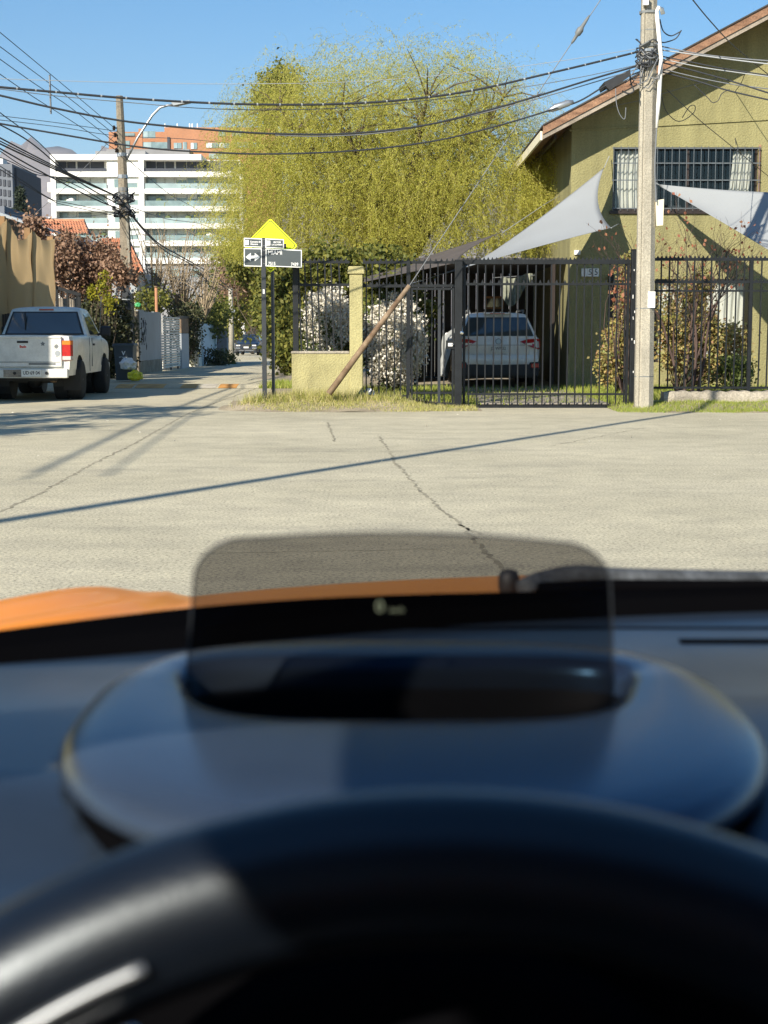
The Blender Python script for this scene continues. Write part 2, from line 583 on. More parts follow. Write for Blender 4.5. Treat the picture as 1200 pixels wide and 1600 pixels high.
M['L_yellow'] = leafmat('yellow_leaves', [(0.22, 0.22, 0.02), (0.40, 0.36, 0.03), (0.12, 0.15, 0.02)], 0.35)
M['L_autumn'] = leafmat('autumn_leaves', [(0.27, 0.26, 0.07), (0.50, 0.40, 0.13), (0.38, 0.22, 0.12), (0.22, 0.26, 0.07), (0.54, 0.46, 0.22)], 0.35)
M['L_red'] = leafmat('red_leaves', [(0.30, 0.09, 0.05), (0.42, 0.20, 0.11), (0.22, 0.06, 0.04)], 0.35)
M['L_flower'] = leafmat('white_blossom', [(0.72, 0.68, 0.57), (0.80, 0.77, 0.68), (0.55, 0.48, 0.36)], 0.25)
M['L_grass'] = leafmat('verge_grass', [(0.28, 0.31, 0.05), (0.42, 0.42, 0.10), (0.52, 0.46, 0.19), (0.58, 0.50, 0.26), (0.20, 0.25, 0.04)], 0.3)
M['L_lawn'] = leafmat('lawn_grass', [(0.19, 0.26, 0.035), (0.30, 0.36, 0.06), (0.42, 0.40, 0.12)], 0.3)
M['L_conifer'] = leafmat('conifer_needles', [(0.02, 0.03, 0.018), (0.045, 0.06, 0.035)], 0.1)

# ------------------------------------------------------------------ ground, road, verge
def flat_grid(name, xs, ys, zf, m, kind='structure'):
    vs = [(x, y, zf(x, y)) for y in ys for x in xs]
    w = len(xs)
    me = bpy.data.meshes.new(name)
    me.from_pydata(vs, [], [(j * w + i, j * w + i + 1, (j + 1) * w + i + 1, (j + 1) * w + i) for j in range(len(ys) - 1) for i in range(w - 1)])
    me.materials.append(m)
    me.update()
    smooth_mesh(me)
    o = inst(name, me, None)
    o['kind'] = kind
    return o


flat_grid('ground', [-9000, -300, -60, -20, 0, 20, 60, 300, 9000], [-400, -30, 0, 20, 34, 60, 100, 150, 300, 1000, 9000], lambda x, y: GZ(y) - 0.012, M['ground'])


def road_edge(px):
    """verge line towards the crossing (world y)"""
    return G(px, 0, 0)


roadm = MB()
ys = [-25, 0, 8, 14, 18, 21, 23.0]
for a, b in zip(ys[:-1], ys[1:]):
    roadm.poly((-40, a, 0), (40, a, 0), (40, b, 0), (-40, b, 0))
# the crossing up to the verge and the lane beyond (falls away)
la = [(23.0, -11, 40), (24.3, -10.5, 40)]
roadm.poly((-40, 23, 0), (40, 23, 0), (40, 24.3, 0), (-40, 24.3, 0))
lane = [24.3, 28, 34, 45, 60, 80, 100, 130, 150]


def lane_x(y):
    return (-9.6 - max(0, y - 80) * 0.06, -2.0 - (y - 26) * 0.062 if y > 26 else -2.0)


for a, b in zip(lane[:-1], lane[1:]):
    roadm.poly((lane_x(a)[0], a, GZ(a)), (lane_x(a)[1], a, GZ(a)), (lane_x(b)[1], b, GZ(b)), (lane_x(b)[0], b, GZ(b)))
# driveway apron
roadm.poly((1.5, 24.3, 0.001), (3.72, 24.3, 0.001), (3.72, 25.25, 0.004), (1.5, 25.25, 0.004))
road = roadm.obj('road', M['road'])
road['kind'] = 'structure'


def crack(pix, w, seed):
    r = random.Random(seed)
    P = [G(*p) for p in pix]
    pts = []
    for a, b in zip(P[:-1], P[1:]):
        n = max(2, int((b - a).length / 0.07))
        for i in range(n):
            t = i / n
            p = a.lerp(b, t)
            pts.append(p + Vector((r.uniform(-.018, .018), r.uniform(-.03, .03), 0)))
    pts.append(P[-1])
    mb = MB()
    d = (P[-1] - P[0]).normalized()
    s = Vector((-d.y, d.x, 0))
    L = [p + s * w * r.uniform(0.15, 1) for p in pts]
    Rr = [p - s * w * r.uniform(0.15, 1) for p in pts]
    for i in range(len(pts) - 1):
        mb.poly((*L[i].xy, .0015), (*Rr[i].xy, .0015), (*Rr[i + 1].xy, .0015), (*L[i + 1].xy, .0015))
    mb.obj('crack', M['crack'], road)


crack([(512, 660), (523, 690)], 0.02, 1)
crack([(592, 682), (618, 722), (660, 770), (720, 820), (760, 865), (800, 905)], 0.022, 2)
crack([(720, 820), (752, 836)], 0.02, 3)
crack([(0, 800), (60, 772), (140, 728), (215, 690), (290, 648)], 0.022, 4)
crack([(290, 648), (340, 628), (420, 600)], 0.03, 5)
crack([(300, 866), (480, 862), (690, 858)], 0.006, 6)
crack([(860, 697), (1010, 668), (1200, 672)], 0.012, 7)


def verge_z(x, y):
    m = 0.17 * sstep(24.0, 25.3, y) * sstep(-2.7, -1.95, x) * (1 - sstep(-0.2, 1.3, x)) * (1 - .9 * sstep(25.6, 27.2, y) * (1 - sstep(-1.6, -1.4, x)))
    m += 0.10 * sstep(24.1, 25.0, y) * sstep(3.6, 4.4, x)
    return 0.006 + m + 0.012 * math.sin(x * 5.1 + y * 3.3)


def frange(a, b, n):
    return [a + (b - a) * i / n for i in range(n + 1)]


flat_grid('verge', frange(-2.7, 1.55, 34), frange(24.0, 27.8, 24), lambda x, y: verge_z(x, y) - 0.02 * (1 - sstep(24.0, 24.35, y - 0.25 * math.sin(x * 2.1))) , M['dirt'])
flat_grid('verge_east', frange(3.66, 12, 40), frange(23.7, 25.25, 10), lambda x, y: verge_z(x, y) - 0.02 * (1 - sstep(23.75, 24.0, y - 0.1 * math.sin(x * 2.1))), M['dirt'])
flat_grid('lane_shoulder', frange(-4.6, -1.6, 8), [27.8, 31, 36, 44, 60], lambda x, y: GZ(y) + 0.005 if x > lane_x(y)[1] - 0.4 else GZ(y) - 0.02, M['dirt'])


def garden_z(x, y):
    return 0.05 + 0.11 * (1 - sstep(0.2, 1.4, x)) * (1 - sstep(27, 31, y))


flat_grid('garden_ground', frange(-1.7, 14, 30), frange(25.32, 46, 26), lambda x, y: garden_z(x, y) - 0.006, M['dirt'])
dm = MB()
for a, b in ((25.4, 33.0), (33.0, 41.0)):
    dm.poly((1.55, a, .056), (3.75, a, .056), (3.75, b, .056), (1.55, b, .056))
drive = dm.obj('driveway', M['paver'])
drive['kind'] = 'structure'
# paving strips across the drive
pv = MB().box(-1.08, 1.08, -0.055, 0.055, 0, 0.016).mesh('paving_strip', M['paver'])
for i in range(30):
    inst('paving_strip', pv, drive, (2.65 + rng.uniform(-.01, .01), 25.5 + i * 0.16, 0.054 + rng.uniform(0, .004)))


def grass_blades(name, pts, h, w, m, lean=0.5):
    pts = np.asarray(pts, float)
    N = len(pts)
    d = NR.normal(size=(N, 3)) * lean
    d[:, 2] = 1
    d = unit(d)
    s = unit(np.cross(d, NR.normal(size=(N, 3))))
    hh = (h * (0.35 + NR.random((N, 1)) ** 1.6 * 0.9))
    V = np.stack([pts - s * w, pts + s * w, pts + d * hh], axis=1).reshape(-1, 3)
    o = inst(name, npmesh(name, V, np.arange(3 * N).reshape(N, 3), m), None)
    return o


def scatter(n, x0, x1, y0, y1, zf, dens=lambda x, y: 1.0):
    out = []
    while len(out) < n:
        x, y = rng.uniform(x0, x1), rng.uniform(y0, y1)
        if rng.random() < dens(x, y):
            out.append((x, y, zf(x, y) - 0.01))
    return out


def blot(x, y, k):
    return 0.5 + 0.5 * math.sin(x * 3.1 * k + 1.3) * math.sin(y * 4.3 * k + x * 1.7)


g = grass_blades('grass', scatter(26000, -2.45, 1.5, 24.0, 26.6, verge_z, lambda x, y: sstep(24.02, 24.55, y + 0.15 * math.sin(x * 4)) * (0.2 + 0.8 * blot(x, y, 1)) * sstep(-2.6, -1.6, x - (26 - y) * 0.12) * (1 - 0.9 * sstep(25.4, 26, y) * (1 - sstep(-1.8, -1.3, x)))), 0.065, 0.005, M['L_grass'])
tag(g, 'straw and green grass on the raised verge below the yellow wall', 'grass', kind='stuff')
g = grass_blades('grass', scatter(16000, 3.66, 8, 23.72, 25.2, verge_z, lambda x, y: sstep(23.72, 24.1, y + 0.1 * math.sin(x * 5)) * (0.35 + 0.65 * blot(x, y, 1.3))), 0.07, 0.005, M['L_lawn'])
tag(g, 'bright green grass strip in front of the low concrete kerb', 'grass', kind='stuff')
g = grass_blades('grass', scatter(30000, -1.4, 8.6, 25.35, 33.2, garden_z, lambda x, y: (0.25 if 1.6 < x < 3.7 else 1.0) * (0.3 + 0.7 * blot(x, y, 0.7))), 0.13, 0.008, M['L_lawn'])
tag(g, 'garden lawn grass behind the black railings and the gate', 'grass', kind='stuff')
g = grass_blades('grass', scatter(2500, -2.9, -1.9, 34, 37.5, lambda x, y: GZ(y) + 0.01, lambda x, y: sstep(-2.9, -2.5, x)), 0.16, 0.01, M['L_lawn'])
tag(g, 'green grass patch at the lane corner beyond the signposts', 'grass', kind='stuff')
# tall weeds round the stay tube and the signposts
wp = []
for cx, cy, n, sp in ((-0.95, 24.95, 900, .22), (-0.55, 25.05, 500, .25), (-1.98, 24.85, 500, .2), (-1.8, 24.98, 350, .2), (-1.45, 25.1, 400, .15), (0.1, 25.0, 300, .2)):
    for i in range(n):
        x, y = rng.gauss(cx, sp), rng.gauss(cy, sp * .5)
        wp.append((x, min(y, 25.14) if y < 25.6 else y, verge_z(x, y) - .01))
g = grass_blades('weeds', wp, 0.19, 0.005, M['L_grass'], 0.35)
tag(g, 'tall weeds round the signposts and the rusty stay tube', 'weeds', kind='stuff')
fl = leaves('fallen_leaves', np.array(scatter(60, -6, 7.5, 12, 24.5, lambda x, y: 0.012)), 0.03, 0.025, M['L_flower'], None, NR.normal(size=(60, 3)) * np.array([1, 1, .15]))
tag(fl, 'small dry leaves scattered over the pale road', 'leaves', kind='stuff')

# speed hump with worn paint blocks
hx0, hx1, hy = -7.2, -2.75, G(300, 605).y
hump = thing('speed_hump', 'low speed hump with worn yellow and white paint blocks across the lane', 'speed hump', (-5, hy, 0))


def hump_fn(x0, x1, dz):
    return lambda u, v: (lerp(x0, x1, u), hy - 0.75 + 1.5 * v, 0.004 + dz + 0.065 * math.sin(math.pi * v))


MB().grid(hump_fn(hx0, hx1, 0), 12, 10).obj('hump', M['road'], hump, True)
for p0, p1, mm in ((188, 214, 'yellow_worn'), (218, 262, 'yellow_worn'), (288, 312, 'yellow_worn'), (318, 342, 'white_worn'), (346, 374, 'orange_worn')):
    a_, b_ = G(p0, 605).x, G(p1, 605).x
    MB().grid(hump_fn(a_, b_, 0.004), 4, 10).obj('paint_block', M[mm], hump, True)

# ------------------------------------------------------------------ far background
mt = MB()
NXm, NYm = 70, 14
mrng = random.Random(3)
prof = [mrng.uniform(-1, 1) for _ in range(400)]


def fb(x, s):
    t = x * s % 399
    i = int(t)
    return lerp(prof[i], prof[(i + 1) % 400], t - i)


def mfn(u, v):
    x = lerp(-5200, 1800, u)
    h = 690 + 60 * fb(u + .13, 14) + 40 * fb(u, 37) + 16 * fb(u, 90)
    h *= 0.80 + 0.25 * math.exp(-((x + 1800) / 900) ** 2)
    k = v if v < .5 else 1 - v
    rr = 1 + 0.12 * fb(u * 3 + v * 2, 60)
    return (x + 120 * fb(v + u, 50), 6000 + 3000 * (v - .5) * rr, -30 + h * (min(1, 2 * k) ** 1.1) * (1 + .08 * fb(u * 2 + v, 120)))


mt.grid(mfn, 160, 24)
mo = mt.obj('mountains', M['rock'], None, True)
mo['kind'] = 'structure'

# white apartment block
WY = 258.0
M['plant_far'] = pmat('balcony_greenery', (.10, .13, .05), .9, var=.4, vs=2)
wb = thing('apartment_block', 'white apartment block with long balcony slabs and glass, above the tiled roofs', 'building', A(230, 518, WY).xyz - Vector((0, 0, 1.9)))


def X(px, Y):
    return A(px, 518, Y).x


def Z(py, Y):
    return A(600, py, Y).z


def pbox(mb, px0, px1, py0, py1, Y, depth, z0=None):
    """box whose front face at Y covers the given rectangle of the picture"""
    mb.box(X(px0, Y), X(px1, Y), Y, Y + depth, Z(py1, Y) if z0 is None else z0, Z(py0, Y))
    return mb


slabs = [(241, 250), (268, 276), (295, 302.5), (322, 330), (349, 357), (376, 384), (403, 411), (430, 438), (457, 465)]
for i, (a, b) in enumerate(slabs):
    pbox(MB(), 85, 380 if i else 318, a, b, WY, 9).obj('balcony_slab', M['white_wall'], wb)
pbox(MB(), 93, 378, 250, 500, WY + 2.6, 8).obj('rear_wall', M['white_wall'], wb)
pbox(MB(), 85, 92.6, 250.2, 500, WY - .05, 11, -1).obj('end_wall', M['white_wall'], wb)
pbox(MB(), 221, 229, 250.2, 500, WY - .1, 2.6, -1).obj('pier', M['white_wall'], wb)
pbox(MB(), 376, 382, 276.2, 500, WY - .1, 2.6, -1).obj('pier', M['white_wall'], wb)
pbox(MB(), 172, 220.5, 250.2, 500, WY + .5, 2.0, -1).obj('stair_bay', M['white_wall'], wb)
pbox(MB(), 80, 85, 285, 300, WY + 2, 3).obj('side_balcony', M['white_wall'], wb)
pbox(MB(), 80, 85, 312, 316, WY + 2, 3).obj('side_balcony', M['white_wall'], wb)
pbox(MB(), 80, 85, 339, 343, WY + 2, 3).obj('side_balcony', M['white_wall'], wb)
bays = [(95, 110), (111, 124), (127, 146), (147, 168), (233, 248), (249, 261), (262.5, 276), (279, 295), (296, 311), (312, 330), (331, 346), (347, 362), (363, 375)]
wr = random.Random(5)
for i, ((a0, a1), (b0, b1)) in enumerate(zip(slabs[:-1], slabs[1:])):
    if i > 5:
        break
    for (p0, p1) in bays:
        w = pbox(MB(), p0, p1, a1 + 1.0, b0 - .6, WY + 2.5, .08).obj('window', M['glass_tower'] if i else M['slate_dark'], wb)
        if wr.random() < .45 and i:
            h = wr.uniform(.25, .7)
            pbox(MB(), p0 + .4, p1 - .4, a1 + 1.2, lerp(a1 + 1, b0, h), WY + 2.42, .06).obj('blind', M['blind'], w)
    # glass railings and the stair bay window
    for p0, p1 in ((93, 171), (230, 375)):
        if i:
            pbox(MB(), p0, p1, b0 - 8.5, b0 + .1, WY + .15, .06).obj('railing', M['glass_pale'] if i % 2 else M['glass_tower'], wb)
        else:
            pbox(MB(), p0, p1, b0 - 5, b0 + .1, WY + .3, .4).obj('planter_hedge', M['slate_dark'], wb)
    if i:
        w = pbox(MB(), 199, 219, a1 + 4, b0 - 2, WY + .44, .08).obj('window', M['glass_tower'], wb)
        pbox(MB(), 199.5, 218.5, a1 + 4.2, a1 + 10, WY + .38, .05).obj('blind', M['blind'], w)
        pbox(MB(), 183, 190, a1 + 4, b0 - 2, WY + .44, .08).obj('window', M['glass_tower'], wb)
for i in range(26):
    k = wr.randint(1, 5)
    px = wr.choice([wr.uniform(96, 168), wr.uniform(234, 345)])
    p = A(px, slabs[k + 1][0] if k < 8 else 300, WY + 1.2)
    r_ = wr.uniform(.3, .75)
    MB().lathe([(r_ * .4, 0), (r_, r_ * .7), (r_ * .7, r_ * 1.5), (.05, r_ * 1.9)], p, 'z', 7).obj('balcony_plant', M['plant_far'] if wr.random() < .7 else M['white_wall'], wb)
pbox(MB(), 155, 232, 236, 241, WY + 3, 6).obj('roof_plant', M['grey_wall'], wb)

# orange brick block behind it
OY = 300.0
ob = thing('brick_block', 'orange brick apartment block rising behind the white one', 'building', (X(300, OY), OY, -1))
pbox(MB(), 262, 432, 199, 420, OY, 20, -1).obj('wall', M['orange_brick'], ob)
pbox(MB(), 176, 262, 206, 420, OY + 3, 14, -1).obj('wing', M['orange_brick'], ob)
pbox(MB(), 172, 300, 233, 420, OY - 3, 3, -1).obj('podium', M['grey_wall'], ob)
for a, b, c, d in ((227, 248, 205, 216), (222, 266, 222, 232), (276, 288, 223, 232), (302, 312, 223, 233), (326, 345, 223, 231), (346, 362, 223, 231), (345, 356, 204, 213), (290, 296, 222, 233), (330, 362, 240, 248), (370, 392, 222, 231), (366, 384, 204, 213), (280, 290, 240, 247), (396, 410, 222, 231)):
    w = pbox(MB(), a, b, c, d, OY - .12, .2).obj('window', M['glass_tower'], ob)
    pbox(MB(), a + .5, lerp(a, b, .45), c + .4, d - .4, OY - .2, .07).obj('pane', M['blind' if a in (302, 326, 346) else 'glass_pale'], w)
for a, b, c, d in ((198, 208, 220, 231), (200, 216, 208, 212)):
    pbox(MB(), a, b, c, d, OY + 2.85, .2).obj('window', M['glass_tower'], ob)
pbox(MB(), 222, 228, 201, 233, OY - .4, .4).obj('pier', M['orange_brick'], ob)
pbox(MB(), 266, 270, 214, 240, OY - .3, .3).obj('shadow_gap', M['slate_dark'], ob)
for a in (262, 281, 300, 304, 312):
    pbox(MB(), a, a + 1.6, 193, 199, OY + 2, .3).obj('roof_vent', M['white_wall'], ob)

# slate apartment block at far left
SY = 170.0
sb = thing('slate_block', 'slate grey apartment block with dark window grid beyond the tan screen', 'building', (X(0, SY), SY, -1))
pbox(MB(), -70, 26, 256, 420, SY, 12, -1).obj('wall', M['slate_wall'], sb)
pbox(MB(), 26, 33, 262, 420, SY + 1, 12, -1).obj('corner_shaft', M['slate_dark'], sb)
pbox(MB(), -60, 3, 246, 256, SY + 3, 8).obj('roof_plant', M['slate_wall'], sb)
pbox(MB(), 6, 12, 248, 258, SY + .6, 2).obj('roof_tank', M['white_wall'], sb)
for r_ in range(5):
    for c_ in range(5):
        y0 = 262 + r_ * 15.5 + c_ * 1.0
        pbox(MB(), -10 + c_ * 7, -6 + c_ * 7, y0, y0 + 10, SY - .1, .2).obj('window', M['slate_dark'], sb)

# low grey building across the lane end
lb = thing('low_building', 'low grey flat building behind the bare shrub in the lane', 'building', (X(280, 130), 130, -1))
pbox(MB(), 228, 338, 412, 520, 130, 10, -1.5).obj('wall', M['grey_wall'], lb)
pbox(MB(), 226, 340, 409.5, 412, 129.7, 11).obj('parapet', M['white_wall'], lb)
for a in (240, 268, 300):
    pbox(MB(), a, a + 14, 420, 432, 129.9, .2).obj('window', M['glass_tower'], lb)

# conifer beside the slate block
cf = thing('conifer_tree', 'dark layered conifer beside the slate apartment block', 'tree', (X(37, 110), 110, -.5))
MB().tube([(X(37, 110), 110, -.5), (X(36, 110), 110, Z(292, 110))], [.25, .04], 6).obj('trunk', M['bark'], cf)
P = []
for i in range(7000):
    t = rng.random() ** .8
    z = lerp(Z(292, 110), 2, t)
    r_ = (0.15 + 2.2 * t) * (0.55 + 0.45 * abs(math.sin(t * 30))) * rng.random() ** .5
    a = rng.uniform(0, 6.283)
    P.append((X(37, 110) + r_ * math.cos(a), 110 + r_ * math.sin(a), z - .25 * r_))
leaves('crown', P, 0.35, 0.12, M['L_conifer'], cf)

# ------------------------------------------------------------------ tiled roofs on the left
def tiled_roof(parent, p00, p10, p01, p11, ncol, ncrs, name='roof_tiles'):
    """barrel tiles: p00-p10 eave, p01-p11 ridge"""
    p00, p10, p01, p11 = map(Vector, (p00, p10, p01, p11))
    nrm = (p10 - p00).cross(p01 - p00).normalized()
    if nrm.z < 0:
        nrm = -nrm
    wdt = (p10 - p00).length / ncol
    mb = MB()

    def fn(u, v):
        p = p00.lerp(p10, u).lerp(p01.lerp(p11, u), v)
        ph = (v * ncrs) % 1.0
        return p + nrm * (abs(math.sin(math.pi * u * ncol)) * wdt * .42 + (1 - ph) * wdt * .28)
    vs, fs = [], []
    us = [i / (ncol * 4) for i in range(ncol * 4 + 1)]
    vv = []
    for k in range(ncrs):
        vv += [(k + .001) / ncrs, (k + .995) / ncrs]
    mb.add([fn(u, v) for v in vv for u in us], [(j * len(us) + i, j * len(us) + i + 1, (j + 1) * len(us) + i + 1, (j + 1) * len(us) + i) for j in range(len(vv) - 1) for i in range(len(us) - 1)])
    o = mb.obj(name, M['tile'], parent)
    o['kind'] = 'stuff'
    return o


th = thing('tiled_house', 'house under a wide orange tiled roof behind the withered hedge', 'house', (X(85, 60), 62, -.2))
tiled_roof(th, A(36, 367, 58), A(140, 367, 58), A(40, 346, 61), A(132, 346, 61), 22, 5)
MB().box(X(40, 60), X(136, 60), 58.6, 64, -.3, Z(368, 58.6)).obj('wall', M['white_wall'], th)
MB().tube([A(40, 346, 61), A(132, 346, 61)], .11, 6).obj('ridge', M['tile'], th)
MB().prism([A(131, 346, 61.05), A(140.5, 368, 58.05), A(140.5, 368, 63.5)], (.06, 0, 0)).obj('gable', M['wood_dark'], th)
th2 = thing('tiled_house', 'house with a steep orange tiled slope behind the leaning lamp pole', 'house', (X(195, 64), 66, -.2))
tiled_roof(th2, A(158, 424, 60), A(226, 428, 60), A(159, 373, 64), A(200, 373, 64), 14, 10)
MB().box(X(164, 62), X(222, 62), 60.8, 66, -.3, Z(424, 60.8)).obj('wall', M['white_wall'], th2)
MB().prism([A(200, 373, 64.05), A(226, 428, 60.05), A(226, 428, 67)], (.06, 0, 0)).obj('gable', M['wood_dark'], th2)

# grey flat roofed house at the far left edge
gh = thing('grey_roof_house', 'grey house with a sloping metal eave above the tan screen', 'house', (X(0, 48), 50, -.1))
MB().box(X(-70, 50), X(24, 50), 49, 54, -.2, Z(322, 49)).obj('wall', M['slate_wall'], gh)
MB().prism([A(-40, 318, 47), A(40, 346, 47), A(40, 350, 47), A(-40, 324, 47)], (0, 5, 0)).obj('eave', M['sheet_grey'], gh)

# ------------------------------------------------------------------ left side of the lane
# off-frame neighbour whose shade falls on the pickup and the screen
nb = thing('neighbour_house', 'two storey rendered house beside the pickup, casting its shade over the kerb', 'house', (-14, 27, 0))
MB().box(-20, -9.86, 21.45, 28, 0, 6.1).obj('wall', M['stucco_pale'], nb)
MB().box(-20, -9.86, 28.01, 36.2, 0, 4.05).obj('annexe_wall', M['stucco_pale'], nb)
MB().prism([(-20.3, 21.4, 6.1), (-9.8, 21.4, 6.1), (-9.8, 21.4, 6.25), (-15, 21.4, 8), (-20.3, 21.4, 6.25)], (0, 6.7, 0)).obj('roof', M['tile'], nb)
st = thing('street_tree', 'leafy street tree on the left kerb throwing dappled shade on the road', 'tree', (-9.1, 15.2, 0))
MB().tube([(-9.1, 15.2, 0), (-9.05, 15.3, 2), (-8.9, 15.5, 4.2)], [.16, .12, .05], 8).obj('trunk', M['bark'], st)
P, cl = clump_points([((-8.9, 16.6, 4.8), (1.2, 2.2, 1.0)), ((-9.7, 13.0, 4.4), (1.2, 1.6, 1.0))], 70, 9000, .2)
leaves('crown', P, .13, .07, M['L_green'], st)
tb = MB()
twigs(tb, (-8.95, 15.4, 3), cl[:30], .03, .006)
tb.obj('branch_work', M['bark'], st, True)

# tan canvas screen on posts
cs = thing('canvas_screen', 'tan canvas screen slung between wooden posts beside the white pickup', 'screen', (X(40, 37), 37, 0))
posts = [(-44, 325, 31.5), (3, 338, 34.0), (43, 356, 37.0), (79, 370, 39.5)]
for px, py, Y in posts:
    p = A(px, py, Y)
    MB().box(p.x - .07, p.x + .07, Y - .07, Y + .07, 0, p.z).obj('post', M['wood_tan'], cs)
for (a, b), sag in zip(zip(posts[:-1], posts[1:]), (.28, .34, .12)):
    pa, pb = A(*a), A(*b)

    def cf_(u, v, pa=pa, pb=pb, sag=sag):
        top = lerp(pa.z - .06, pb.z - .05, u) - sag * math.sin(math.pi * u)
        z = lerp(top, .95, v)
        d = .05 * math.sin(9 * u + 5 * v) * math.sin(math.pi * u) * (1 - v) + .025 * math.sin(21 * u - 14 * v * u) * (1 - v)
        # swag folds hanging from the corners
        d += .05 * math.sin(16 * (v + sag * 2 * (u - .5) ** 2)) * math.exp(-5 * v) * math.sin(math.pi * u)
        return (lerp(pa.x, pb.x, u) + .09 + d, lerp(pa.y, pb.y, u) - .05, z)
    MB().grid(cf_, 26, 34).obj('canvas', M['canvas'], cs, True)
rl = thing('low_railing', 'low dark picket railing under the tan canvas screen', 'railing', (X(10, 33.4), 33.4, 0))
pk = MB().box(-.025, .025, -.012, .012, 0, 1.5).mesh('picket', M['wood_dark'])
for i in range(16):
    px = -30 + i * 4
    inst('picket', pk, rl, (X(px, 33.4) - X(10, 33.4), 0, 0.12 + .01 * (i % 3)))
MB().box(X(-32, 33.4), X(34, 33.4), 33.42, 33.46, 1.2, 1.26).obj('rail', M['wood_dark'], rl)

# black framed mesh gate
fg = thing('mesh_gate', 'black steel frame gate with mesh, between tan screen and dark ivy hedge', 'gate', (X(107, 41), 41, 0))
for a, b, c, d in ((88, 92, 447, 640), (122, 127, 462, 640)):
    pbox(MB(), a, b, c, d, 41, .08, 0).obj('post', M['iron'], fg)
MB().prism([A(88, 447, 41), A(126, 458, 41), A(126, 464, 41), A(88, 452, 41)], (0, .06, 0)).obj('top_rail', M['iron'], fg)
pbox(MB(), 105, 108, 455, 640, 41.01, .05, 0).obj('stile', M['iron'], fg)
for k in range(9):
    pbox(MB(), 92 + k * 3.5, 92.5 + k * 3.5, 455, 640, 41.03, .01, 0.1).obj('mesh_wire', M['iron_grey'], fg)
pbox(MB(), 90, 122, 466, 640, 41.3, .03, 0).obj('backing_sheet', M['wood_grey'], fg)


def bush(name, label, cat, ells, ncl, nl, sp, L, W, m, base, bark='bark', shell=.5, nb=24, r0=.025, group=None, part='foliage', fork=None):
    t = thing(name, label, cat, base, group=group)
    P, cl = clump_points(ells, ncl, nl, sp, shell)
    lv = leaves(part, P, L, W, m, t)
    mb = MB()
    if fork:
        top = Vector((base[0] + .1, base[1], fork))
        MB().tube([base, Vector(base).lerp(top, .5) + Vector((.06, 0, 0)), top], [r0 * 2.6, r0 * 2, r0 * 1.4], 7).obj('trunk', M[bark], t, True)
        twigs(mb, top, cl[:nb], r0, .008)
    else:
        twigs(mb, base, cl[:nb], r0, .005)
    mb.obj('stems', M[bark], t, True)
    return t


def pell(px0, px1, py0, py1, Y, ry):
    a, b = A(px0, py1, Y), A(px1, py0, Y)
    return ((tuple((a + b) / 2)), ((b.x - a.x) / 2, ry, (b.z - a.z) / 2))


bush('withered_hedge', 'withered brown hedge heaped over the black gate under the tiled roof', 'hedge',
     [pell(70, 140, 362, 470, 44, 1.0), pell(110, 200, 372, 475, 45, 1.0), pell(36, 70, 345, 380, 44, .5), pell(150, 206, 400, 470, 44, .7)], 260, 15000, .14, .11, .075, M['L_brown'], (X(130, 44.5), 44.5, 0), 'twig_dark', .35, 60)
bush('ivy_hedge', 'dark ivy hedge in shade between the mesh gate and the lamp pole', 'hedge',
     [pell(120, 170, 470, 610, 43, .7), pell(150, 205, 468, 600, 43.5, .7)], 200, 9000, .15, .10, .07, M['L_dark'], (X(160, 43.2), 43.2, 0), 'twig_dark', .4, 40)
bush('yellow_shrub', 'bright yellow green shrub sprouting over the ivy by the lamp pole', 'shrub',
     [pell(138, 156, 440, 470, 42.5, .2), pell(152, 172, 420, 475, 42.5, .22), pell(164, 182, 460, 490, 42.4, .2)], 34, 620, .06, .11, .05, M['L_yellow'], (X(160, 42.5), 42.5, 0), 'bark', .3, 14, .008)

# bin and rubbish bags
bx, by = X(195, 40), 40.0
bn = thing('wheelie_bin', 'slate wheelie bin with a white V mark below the lamp pole', 'bin', (bx, by, 0))
z0, z1 = 0.0, Z(541, 40)
w0, w1 = .21, .25
MB().add([(bx - w0, by - .22, z0), (bx + w0, by - .22, z0), (bx + w0, by + .3, z0), (bx - w0, by + .3, z0), (bx - w1, by - .28, z1), (bx + w1, by - .28, z1), (bx + w1, by + .34, z1), (bx - w1, by + .34, z1)],
         [(3, 2, 1, 0), (4, 5, 6, 7), (0, 1, 5, 4), (1, 2, 6, 5), (2, 3, 7, 6), (3, 0, 4, 7)]).obj('body', M['bin'], bn)
MB().cbox(bx - w1 - .03, bx + w1 + .03, by - .31, by + .36, z1, z1 + .07, .02).obj('lid', M['bin'], bn)
for s in (-1, 1):
    MB().lathe([(.1, -.03), (.1, .03)], (bx + s * .2, by + .3, .1), 'x', 12).obj('wheel', M['tyre'], bn)
lettering('V', .14, M['white_print'], bn, (bx + .0, by - .272, z1 - .18), bold=.006)
lettering('VITACURA', .05, M['white_print'], bn, (bx, by - .266, z1 - .28))
lettering('L 240', .04, M['ink_grey'], bn, (bx, by - .258, z1 - .42))


def bag(name, label, c, r, m, seed, squash=.8):
    rr = random.Random(seed)
    ph = [rr.uniform(0, 6.28) for _ in range(6)]

    def fn(u, v):
        a, b = u * 2 * math.pi, v * math.pi
        k = 1 + .14 * math.sin(3 * a + ph[0]) * math.sin(b) + .1 * math.sin(5 * a + ph[1] + 4 * b) + .09 * math.sin(7 * b + ph[2]) + .07 * math.sin(11 * a + 5 * b + ph[3])
        return (c[0] + r * k * math.cos(a) * math.sin(b), c[1] + r * k * math.sin(a) * math.sin(b), max(c[2] - r * squash * .9, c[2] + r * squash * k * math.cos(b)))
    o = MB().grid(fn, 26, 14).obj(name, m)
    return tag(o, label, 'bag')


